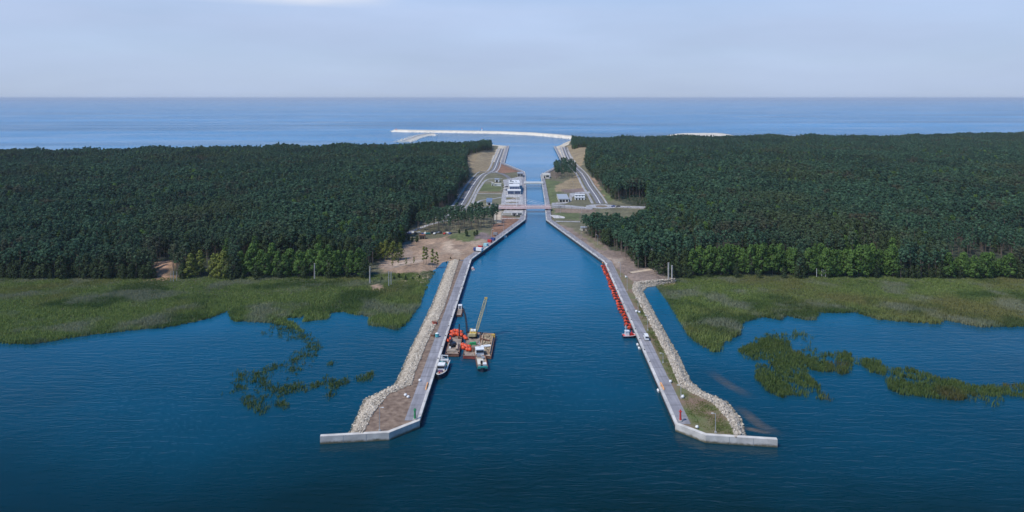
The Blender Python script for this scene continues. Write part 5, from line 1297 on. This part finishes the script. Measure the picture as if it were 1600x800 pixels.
# patrol boat, bow towards the camera
x, y = P(690.5, 580.5, 0)
t = thing('patrol_boat', 'white-topped patrol boat with green deck moored at the left quay, bow to camera', 'boat', (x, y, 0), PI - .06)
hull(t, 17.5, 5.0, 1.5, M['navy'], M['deck_tan'], bow=.4)
mb = MB()
for s_ in (-1, 1): mb.loft([[(s_ * 2.35 - .12, a, 1.5), (s_ * 2.35 + .12, a, 1.5), (s_ * 2.35 + .12, a, 2.1), (s_ * 2.35 - .12, a, 2.1)] for a in (-8.4, 2.2)])
mb.build('bulwark', M['white'], t)
wh = MB().box((0, .9, 2.6), (3.2, 3.6, 2.2), taper=.9).build('wheelhouse', M['white'], t); MB().box((0, 2.68, 2.95), (2.9, .2, .9)).build('windows', M['glass'], wh)
mb = MB(); [mb.box((s_ * 1.55, .9, 3.0), (.12, 3.0, .7)) for s_ in (-1, 1)]; mb.build('side_windows', M['glass'], wh)
MB().box((0, .9, 3.78), (3.0, 3.2, .14)).build('roof', M['white'], wh)
MB().box((0, -2.4, 1.75), (3.3, 3.0, .45)).build('green_deck', M['teal'], t)
MB().box((0, -1.2, 2.9), (2.0, .8, 2.2)).build('funnel', M['teal'], t)
MB().box((0, 4.4, 1.95), (2.2, 1.6, .7), taper=.85).build('foredeck_hatch', mat('purple_grey', (.14, .09, .14)), t)
MB().tube([(0, 6.6, 1.9), (0, 6.6, 2.6)], .3, 6).build('windlass', M['red'], t)
mb = MB(); mb.tube([(0, -.4, 3.8), (0, -.8, 7.2)], .12, 5); mb.tube([(-1, -.6, 6), (1, -.6, 6)], .07, 4); mb.box((0, -.5, 5.2), (1.6, .2, .25)); mb.build('mast', M['white'], t)
mb = MB(); [mb.tube([(s_ * 1.8, -7.6, 1.5), (s_ * 1.3, -7.4, 4.3)], .14, 5) for s_ in (-1, 1)]; mb.tube([(-1.6, -7.4, 4.3), (1.6, -7.4, 4.3)], .16, 5); mb.box((0, -7.2, 2.2), (3.6, .8, 1.0)); mb.build('stern_gantry', M['white'], t)
MB().box((0, -5.2, 1.9), (2.6, 1.6, .8)).build('engine_hatch', M['navy'], t)
mb = MB(); [mb.tube([(s_ * 2.6, a, 1.2), (s_ * 2.6, a, .3)], .25, 6) for s_ in (-1, 1) for a in (-6, -3, 0, 3)]; mb.build('fenders', M['black'], t)
# push boat with the green bow fender
x, y = P(751.5, 568, 0)
t = thing('push_boat', 'green-nosed work boat with cluttered beige deck, tied to the right-hand barge', 'boat', (x, y, 0), PI + .13)
R = hull_rings(20, 5.0, 1.3, bow=.12, stern=.95); MB().loft(R).build('hull', M['navy'], t)
MB().box((0, -.2, 1.36), (4.5, 18.6, .1)).build('deck', M['deck_tan'], t)
MB().box((0, 9.0, 1.75), (4.6, 1.1, .8), taper=.9).build('bow_fender', M['teal'], t)
mb = MB(); [mb.box((s_ * 2.3, 0, 1.65), (.2, 17, .6)) for s_ in (-1, 1)]; mb.build('bulwark', M['rust'], t)
wh = MB().box((0, -7.4, 2.8), (3.8, 3.6, 2.8), taper=.92).build('wheelhouse', M['white'], t); MB().box((0, -5.6, 3.3), (3.3, .2, .9)).build('windows', M['glass'], wh); MB().box((0, -7.4, 4.28), (4.0, 3.9, .16)).build('roof', M['white'], wh)
MB().box((.6, -4.2, 1.9), (1.6, 1.8, 1.0)).build('deck_winch', M['grey'], t)
MB().box((-1.0, -2.0, 1.8), (1.4, 2.2, .8)).build('machine_box', M['grey'], t)
MB().box((.4, 1.2, 1.7), (2.8, 3.4, .6)).build('cargo_mat', M['cream'], t)
MB().box((-1.2, 5.4, 1.8), (1.6, 2.0, .8)).build('white_box', M['white'], t); MB().box((1.3, 5.2, 1.9), (1.2, 3.2, 1.0)).build('deck_box', M['cream'], t)
MB().box((0, 3.6, 2.0), (.9, .9, 1.2)).build('winch', M['black'], t)
mb = MB(); mb.tube([(0, -7.8, 4.3), (0, -7.8, 7.4)], .1, 5); mb.tube([(-.8, -7.8, 6.4), (.8, -7.8, 6.4)], .06, 4); mb.build('mast', M['white'], t)
# red and white tug on the right
x, y = P(984.5, 527, 0)
t = thing('harbour_tug', 'small red and white tug below the end of the orange float line', 'boat', (x, y, 0), -PI / 2 + .1)
hull(t, 7.6, 3.4, 1.1, M['navy'], M['red'], bow=.4)
wh = MB().box((0, -1.6, 2.2), (2.0, 2.0, 2.2), taper=.9).build('wheelhouse', M['white'], t); MB().box((-.98, -1.6, 2.55), (.14, 1.7, .7)).build('windows', M['glass'], wh); MB().box((0, -1.6, 3.36), (2.2, 2.2, .14)).build('roof', M['white'], wh)
mb = MB(); mb.tube([(0, -2.2, 3.3), (0, -2.2, 6.3)], .14, 5); mb.tube([(0, -3.0, 5.2), (0, -1.4, 5.2)], .09, 4); mb.build('mast', M['white'], t)
MB().box((0, .7, 1.7), (1.7, 1.6, 1.0)).build('engine_casing', M['red'], t); MB().tube([(.3, .8, 2.2), (.3, .7, 3.4)], .25, 7).build('funnel', M['red'], t)
MB().tube([(0, 2.5, 1.2), (0, 2.5, 1.9)], .3, 7).build('winch', M['white'], t)
# small launches
def launch(u, v, L, rz, hm_, lab):
    x, y = P(u, v, 0); t = thing('motor_launch', lab, 'boat', (x, y, 0), rz)
    hull(t, L, L * .36, .8, hm_, M['white'], bow=.45)
    c = MB().box((0, L * .02, 1.35), (L * .24, L * .3, 1.1), taper=.8).build('cabin', M['white'], t); MB().box((0, L * .165, 1.5), (L * .2, .1, .45)).build('windscreen', M['glass'], c)
    MB().box((0, -L * .3, 1.0), (L * .24, L * .16, .4)).build('stern_bench', M['red'], t)
launch(738.7, 421.5, 5.2, .3, M['white'], 'small white launch moored at the bend of the left quay')
launch(788, 371.5, 7.0, -.75, M['white'], 'white launch moored on the slanting left quay nearer the bridge')
launch(703, 548.5, 4.5, .05, M['white'], 'tiny pale boat squeezed between the left quay and the nearest barge')
for u, v, lab in ((996.5, 540, 'upper of two small white floats beside the right quay'), (999, 545.5, 'lower of two small white floats beside the right quay'), (1029, 612, 'small pale float against the right quay wall near its tip')):
    x, y = P(u, v, 0); t = thing('fender_float', lab, 'float', (x, y, 0)); MB().tube([(0, -1, .35), (0, 1, .35)], .55, 8).build('drum', M['white'], t); MB().tube([(0, -1.15, .35), (0, -1.0, .35)], .3, 6).build('end_cap', M['grey'], t)

def barge(name, lab, nl, nr, fl_, fr_, z, hullm, deckm):
    """flat pontoon from its four deck corners"""
    q = [P(*c, z) for c in (nl, nr, fr_, fl_)]; cx, cy = sum(p[0] for p in q) / 4, sum(p[1] for p in q) / 4
    t = thing(name, lab, 'barge', (cx, cy, 0)); pl = [(a - cx, b - cy) for a, b in q]
    ins = [(a * .96, b * .975) for a, b in pl]
    MB().loft([[(a * .98, b * .95, -.5) for a, b in pl], [(a, b, .2) for a, b in pl], [(a, b, z) for a, b in pl]]).build('hull', hullm, t)
    MB().add([(a, b, z + .02) for a, b in ins], [(0, 1, 2, 3)]).build('deck', deckm, t)
    mb = MB()
    for i in range(4): mb.tube([(*pl[i], z + .1), (*pl[(i + 1) % 4], z + .1)], .12, 5)
    mb.build('gunwale', M['rust'], t)
    for a, b in pl: MB().tube([(a * .9, b * .93, z), (a * .9, b * .93, z + .7)], .25, 7).build('bollard', M['black'], t)
    return t, cx, cy
def on_deck(u, v, z): return (*P(u, v, z), z)
# left barge
bl, _, _ = barge('spud_barge', 'left-hand work barge next to the quay, with orange floats and a dark digger', (696, 553), (717, 553.5), (706, 516), (724, 517), 1.3, M['rust'], M['deck_steel'])
for i, (u, v) in enumerate(((707, 521), (711, 519.5), (715, 520), (719, 521.5), (709, 525), (713.5, 524.5), (718, 526), (721, 526), (705.5, 526.5))):
    x, y, z = on_deck(u, v, 1.3)
    t = thing('orange_float', 'round orange float in the heap on the far end of the left barge', 'float', (x, y, z), 0, 'orange floats heaped on the left barge')
    MB().blob((0, 0, .9), (1.25, 1.25, .95), i, amp=.16).build('float_body', M['orange'], t, smooth=True); MB().tube([(0, 0, 1.7), (0, 0, 2.0)], .2, 6).build('eye', M['grey'], t)
for i, (u, v) in enumerate(((701, 534), (703, 531))):
    x, y, z = on_deck(u, v, 1.3); t = thing('orange_float', 'orange float lying apart on the left side of the left barge', 'float', (x, y, z), 0, 'orange floats on the side of the left barge')
    MB().blob((0, 0, .7), (.9, 1.6, .75), i + 40, amp=.12).build('float_body', M['orange'], t, smooth=True); MB().tube([(0, 0, 1.3), (0, 0, 1.6)], .15, 6).build('eye', M['grey'], t)
x, y, z = on_deck(707.5, 541, 1.3); t = thing('excavator', 'dark digger standing on the left barge', 'excavator', (x, y, z), .5)
for s_ in (-1, 1): MB().loft([[(s_ * 1.0 - .3, a, .05), (s_ * 1.0 + .3, a, .05), (s_ * 1.0 + .3, a, .85), (s_ * 1.0 - .3, a, .85)] for a in (-1.7, 1.7)]).build('track', M['black'], t)
MB().box((0, -.4, 1.5), (2.4, 3.0, 1.1)).build('body', M['navy'], t, bevel=.08); c = MB().box((-.7, .6, 2.3), (1.0, 1.3, 1.2), taper=.9).build('cab', M['navy'], t); MB().box((-.7, 1.2, 2.4), (.85, .12, .8)).build('window', M['glass'], c)
MB().tube([(.3, .9, 1.6), (.4, 3.2, 4.2), (.4, 5.4, 3.4)], .28, 6).build('boom', M['navy'], t); MB().tube([(.4, 5.4, 3.4), (.4, 5.8, 1.2)], .2, 6).build('dipper_arm', M['navy'], t); MB().box((.4, 5.7, .7), (1.0, .9, .8), taper=.8).build('bucket', M['black'], t)
x, y, z = on_deck(705, 549.5, 1.3); t = thing('timber_stack', 'stack of pale timber on the near end of the left barge', 'timber', (x, y, z), .05)
for k in range(4): MB().box((0, (k % 2) * .8 - .4, .25 + .4 * (k // 2)), (4.2 - k * .3, .7, .38)).build('beam', M['deck_tan'], t)
x, y, z = on_deck(714, 543, 1.3); t = thing('pile_of_mats', 'long tan roll on the right side of the left barge', 'roll', (x, y, z), .1)
MB().tube([(0, -4, .6), (0.3, 4, .6)], .65, 8).build('roll', M['deck_tan'], t); MB().tube([(0, -4.05, .6), (0, -4.2, .6)], .3, 8).build('core', M['black'], t)
x, y, z = on_deck(717.5, 529, 1.3); t = thing('spud_pole', 'dark upright spud pole on the left barge', 'pole', (x, y, 0))
MB().tube([(0, 0, -1), (0, 0, 8.5)], .33, 8).build('pole', M['navy'], t); MB().box((0, 0, 1.9), (1.2, 1.2, 1.2)).build('collar', M['rust'], t)
# middle barge with the crane
bm_, _, _ = barge('crane_barge', 'middle work barge with red hull carrying the tall lattice crane', (723.5, 556), (745.5, 557), (731, 519), (752, 520), 1.5, M['hull_red'], M['deck_steel'])
x, y, z = on_deck(739.5, 526, 1.5); t = thing('crawler_crane', 'yellow crane with a tall lattice boom on the middle barge', 'crane', (x, y, z), 0)
for s_ in (-1, 1): MB().box((s_ * 1.7, 0, .5), (.8, 5.0, .95)).build('track', M['black'], t, bevel=.15)
MB().box((0, -.8, 1.9), (3.4, 4.4, 1.7)).build('body', M['yellow'], t, bevel=.12); MB().box((-.3, -3.2, 1.9), (3.2, .9, 1.5)).build('counterweight', M['boom'], t, bevel=.1)
c = MB().box((-1.2, 1.6, 2.4), (1.3, 1.5, 1.8), taper=.9).build('cab', M['yellow'], t); MB().box((-1.2, 2.36, 2.6), (1.1, .1, 1.0)).build('window', M['glass'], c)
MB().box((0, .2, 3.1), (2.6, 2.4, .5)).build('roof', M['white'], t)
bx, by = P(759.5, 470, 20)
B0 = Vector((1.4, 1.6, 1.9)); B1 = Vector((P(759.3, 466, 19)[0] - x, P(759.3, 466, 19)[1] - y, 19 - z + 0)); mb = MB()
ax = (B1 - B0).normalized(); sx = ax.cross(Vector((0, 1, 0))).normalized(); sy = ax.cross(sx)
cs = lambda f: [B0 + (B1 - B0) * f + (sx * a + sy * b) * (.62 if .08 < f < .95 else .4) for a, b in ((-1, -1), (1, -1), (1, 1), (-1, 1))]
fs_ = [i / 16 for i in range(17)]
for k in range(4): mb.tube([cs(f)[k] for f in fs_], .13, 4)
for i in range(16):
    A, Bq = cs(fs_[i]), cs(fs_[i + 1])
    for k in range(4): mb.tube([A[k], Bq[(k + 1) % 4]], .08, 3); mb.tube([A[k], A[(k + 1) % 4]], .07, 3)
boom = mb.build('boom', M['boom'], t); MB().box(tuple(B1), (1.5, .8, .9)).build('boom_head', M['yellow'], boom)
mb = MB(); mb.tube([B1, (0, -2.4, 4.6)], .06, 4); mb.tube([B1 + Vector((.2, .4, 0)), B1 + Vector((.2, .4, -9))], .06, 4); mb.build('cable', M['black'], t)
MB().tube([(-.8, -2.4, 2.6), (0, -2.4, 4.7), (.8, -2.4, 2.6)], .14, 5).build('gantry', M['yellow'], t)
for i, (u, v) in enumerate(((723, 541.5), (724.5, 546), (729, 545), (733, 544.5), (730, 548.5), (734, 549), (727, 543))):
    x, y, z = on_deck(u, v, 1.5); t = thing('orange_float', 'orange float in the heap on the near end of the crane barge', 'float', (x, y, z), 0, 'orange floats heaped on the crane barge')
    MB().blob((0, 0, .9), (1.15, 1.15, .95), i + 60, amp=.16).build('float_body', M['orange'], t, smooth=True); MB().tube([(0, 0, 1.7), (0, 0, 2.0)], .2, 6).build('eye', M['grey'], t)
for i, (u, v) in enumerate(((726, 528.5), (728, 531))):
    x, y, z = on_deck(u, v, 1.4); t = thing('orange_float', 'orange float at the far left corner of the crane barge', 'float', (x, y, z), 0, 'orange floats in the corner of the crane barge')
    MB().blob((0, 0, .8), (1.1, 1.1, .85), i + 80, amp=.16).build('float_body', M['orange'], t, smooth=True); MB().tube([(0, 0, 1.5), (0, 0, 1.8)], .2, 6).build('eye', M['grey'], t)
x, y, z = on_deck(738, 539, 1.5); t = thing('winch_unit', 'green winch unit in the middle of the crane barge', 'winch', (x, y, z), .2)
MB().box((0, 0, .25), (3.4, 2.0, .4)).build('frame', M['green'], t); MB().tube([(-1.2, 0, .9), (1.2, 0, .9)], .6, 10).build('drum', M['green'], t); MB().box((1.5, 0, .8), (.5, 1.4, 1.1)).build('motor', M['green'], t)
x, y, z = on_deck(741, 548, 1.5); t = thing('deck_cabin', 'small brown deck cabin on the near right of the crane barge', 'cabin', (x, y, z), 0)
MB().box((0, 0, 1.0), (2.0, 3.2, 2.0)).build('wall', M['deck_steel'], t); MB().box((0, 0, 2.06), (2.2, 3.4, .12)).build('roof', M['wood'], t); MB().box((-.2, -1.62, .8), (.7, .1, 1.5)).build('door', M['rust'], t)
# right barge: open hopper with rubble
br, _, _ = barge('hopper_barge', 'right-hand open barge filled with tan rubble, work boat tied to its near end', (747, 555), (767.5, 557), (753, 520.5), (774, 521.5), 1.4, M['rust'], M['deck_tan'])
q = [P(*c, 1.5) for c in ((750, 552), (765, 553), (771, 524), (755.5, 523))]
mx, my = sum(a for a, b in q) / 4, sum(b for a, b in q) / 4
mb = MB()
for i in range(4):
    a, b = q[i], q[(i + 1) % 4]; box_between(mb, a, b, .35, 1.1, 1.9)
co = mb.build('coaming', mat('tan_steel', (.42, .28, .18)), None); co.parent = br; co.location = tuple(-Vector(br.location))
rub = []
for _ in range(330):
    f, g = random.random(), random.random()
    a = [(q[0][i] + (q[1][i] - q[0][i]) * f) * (1 - g) + (q[3][i] + (q[2][i] - q[3][i]) * f) * g for i in (0, 1)]
    rub.append((a[0], a[1], 1.55 + .5 * math.sin(g * 9) ** 2 * random.random()))
st = stones('rubble_load', np.array(rub), rng.uniform(.3, .75, len(rub)))
M['rubble'] = mat('rubble', (.34, .24, .15), .9, .6, .5, c2=(.52, .42, .28)); st.data.materials[0] = M['rubble']
st.parent = br; st.location = tuple(-Vector(br.location)); st['kind'] = 'stuff'
x, y, z = on_deck(770.5, 526.5, 1.5); t = thing('deck_winch', 'yellow winch at the far right corner of the right-hand barge', 'winch', (x, y, z), .2)
MB().box((0, 0, .3), (1.6, 2.2, .5)).build('frame', M['yellow'], t); MB().tube([(-.8, 0, .95), (.8, 0, .95)], .55, 10).build('drum', M['yellow'], t)
x, y, z = on_deck(759, 542.5, 1.7); t = thing('steel_plate', 'pale slab lying across the rubble of the right-hand barge', 'slab', (x, y, 2.2), .25)
MB().box((0, 0, .15), (4.6, 2.2, .3)).build('plate', M['offwhite'], t); MB().tube([(-1, 0, .3), (-1, .3, .6), (-1, .6, .3)], .07, 5).build('lifting_eye', M['rust'], t)
x, y, z = on_deck(758, 533, 1.7); t = thing('steel_beam', 'rusty beam lying across the far part of the right-hand barge', 'beam', (x, y, 2.1), -.5)
mb = MB(); mb.box((0, 0, .05), (5, .6, .1)); mb.box((0, 0, .3), (5, .12, .4)); mb.box((0, 0, .55), (5, .6, .1)); mb.build('beam', M['rust'], t); MB().box((2.5, 0, .3), (.08, .7, .7)).build('end_plate', M['rust'], t)
# small pontoon and the hose that runs from it
ps, _, _ = barge('small_pontoon', 'small brown pontoon with a white far end, moored to the left quay', (712.5, 492.5), (721.5, 492.5), (716.5, 479), (722.5, 479), 1.0, M['rust'], M['deck_steel'])
x, y, z = on_deck(719, 482, 1.0); t = thing('deck_cabin', 'white cabin on the far end of the small pontoon', 'cabin', (x, y, z), 0)
MB().box((0, 0, .95), (1.9, 2.6, 1.9)).build('wall', M['white'], t); MB().box((0, 0, 1.95), (2.1, 2.8, .12)).build('roof', M['white'], t); MB().box((0, -1.33, .9), (.7, .1, 1.5)).build('door', M['glass'], t)
hp = [on_deck(723, 482, .9), on_deck(726.5, 489, .5), on_deck(728, 500, .5), on_deck(729, 510, .6), on_deck(729.5, 520, 1.8)]
t = thing('dredge_hose', 'dark curved hose floating from the small pontoon to the crane barge', 'hose', hp[0])
MB().tube([tuple(Vector(p) - Vector(hp[0])) for p in [hp[0]] + [tuple((Vector(a) + Vector(b)) / 2) for a, b in zip(hp[:-1], hp[1:])] + [hp[-1]]], .36, 7).build('hose', M['black'], t)
MB().tube([(0, 0, 0), (-.6, -.4, .3)], .5, 8).build('coupling', M['rust'], t)

# orange float line along the right quay
fl0 = thing('pipeline_float', 'twin-drum orange float in the line moored along the right quay', 'float', (0, 0, 0), 0, 'orange floats moored along the right quay')
for s_ in (-1, 1): MB().tube([(s_ * 1.25, -.95, .35), (s_ * 1.25, -.75, .4), (s_ * 1.25, .75, .4), (s_ * 1.25, .95, .35)], .85, 9).build('drum', M['orange'], fl0)
MB().tube([(0, -2.3, .55), (0, 2.3, .55)], .42, 8).build('pipe', M['black'], fl0); MB().box((0, 0, .9), (2.2, .5, .3)).build('saddle', M['red'], fl0)
N = 26; a0, a1 = P(943.5, 417, 0), P(985, 514, 0)
for i in range(N):
    f = i / (N - 1); v_ = 417 + 97 * (1 - (1 - f) ** 1.0)
    x = a0[0] + (a1[0] - a0[0]) * f + random.uniform(-.5, .5); y = a0[1] + (a1[1] - a0[1]) * f
    rz = math.atan2(a1[1] - a0[1], a1[0] - a0[0]) - PI / 2 + random.uniform(-.55, .55)
    if i == 0: fl0.location = (x, y, 0); fl0.rotation_euler = (0, 0, rz)
    else: dup(fl0, (x, y, 0), rz)
x, y = P(942.5, 413, 0); t = thing('mooring_dolphin', 'rusty float end piece at the far end of the orange float line', 'float', (x, y, 0))
MB().tube([(0, -2, .5), (0, 2, .5)], .7, 8).build('pipe', M['rust'], t); MB().box((0, 0, 1.2), (1.6, 1.0, .7)).build('valve', M['orange_pale'], t)

# sandbanks beside the right pier
def sandbank(px, lab, z):
    o = patch('sandbank', PL(px, 0), z, M['wet_sand']); o['label'] = lab
m, nt, b = new_mat('wet_sand'); M['wet_sand'] = m
b.inputs['Base Color'].default_value = (.21, .17, .13, 1); b.inputs['Roughness'].default_value = .5
tc = nt.nodes.new('ShaderNodeTexCoord'); 
grd = nt.nodes.new('ShaderNodeAttribute'); grd.attribute_name = 'tint'
nz = nt.nodes.new('ShaderNodeTexNoise'); nz.inputs['Scale'].default_value = .55; nz.inputs['Detail'].default_value = 4
mpx = nt.nodes.new('ShaderNodeMapping'); mpx.inputs['Scale'].default_value = (.5, 1.2, 1)
nt.links.new(tc.outputs['Object'], mpx.inputs['Vector']); nt.links.new(mpx.outputs['Vector'], nz.inputs['Vector'])
mm = nt.nodes.new('ShaderNodeMath'); mm.operation = 'MULTIPLY'; nt.links.new(grd.outputs['Fac'], mm.inputs[0]); nt.links.new(nz.outputs['Fac'], mm.inputs[1])
tb = nt.nodes.new('ShaderNodeBsdfTransparent'); mxs = nt.nodes.new('ShaderNodeMixShader')
nt.links.new(mm.outputs[0], mxs.inputs[0]); nt.links.new(tb.outputs[0], mxs.inputs[1]); nt.links.new(b.outputs[0], mxs.inputs[2]); nt.links.new(mxs.outputs[0], nt.nodes['Material Output'].inputs['Surface'])
def shoal(px, wid, dens, lab, z):
    ln = densify(smooth(PL(px, 0)), 1.2); n = len(ln); k = 9; V = []; T = []
    for j in range(k):
        o_ = (j / (k - 1) * 2 - 1)
        for i, p in enumerate(offset(ln, o_ * wid)):
            e = min(i, n - 1 - i) / (n * .35); V.append((p[0], p[1], z)); T.append(max(0, 1 - o_ * o_) * min(1, e) * dens)
    Fq = [(j * n + i, j * n + i + 1, (j + 1) * n + i + 1, (j + 1) * n + i) for j in range(k - 1) for i in range(n - 1)]
    o = mesh_np('sandbank', V, Fq, M['wet_sand'], tint=T); struct(o, lab)
shoal([(1106, 578), (1122, 590), (1140, 602), (1158, 612), (1176, 622)], 3.4, .45, 'faint pale shoal under the water right of the right pier', .012)
shoal([(1148, 634), (1165, 645), (1182, 660), (1200, 670), (1222, 681)], 3.0, .6, 'faint tan shoal behind the end wall of the right pier', .016)
shoal([(1160, 668), (1180, 672), (1205, 678)], 1.8, 1.0, 'tan sand spit behind the end wall of the right pier', .020)
# ------------------------------------------------------------------ air
hz = MB(); hz.box((0, (SEA - 1500) / 2, 62.5), (2 * SEA + 400, SEA + 1900, 137.0))
hm = bpy.data.materials.new('haze'); hm.use_nodes = True; hn = hm.node_tree
for n in list(hn.nodes): hn.nodes.remove(n)
ho = hn.nodes.new('ShaderNodeOutputMaterial'); hv = hn.nodes.new('ShaderNodeVolumePrincipled')
hv.inputs['Color'].default_value = (0.74, 0.85, 1.0, 1); hv.inputs['Density'].default_value = 0.00004; hv.inputs['Anisotropy'].default_value = 0.0
hn.links.new(hv.outputs[0], ho.inputs['Volume'])
haze = hz.build('haze', hm); haze['kind'] = 'stuff'; tag(haze, 'thin bluish sea haze softening the horizon', 'haze', kind='stuff')
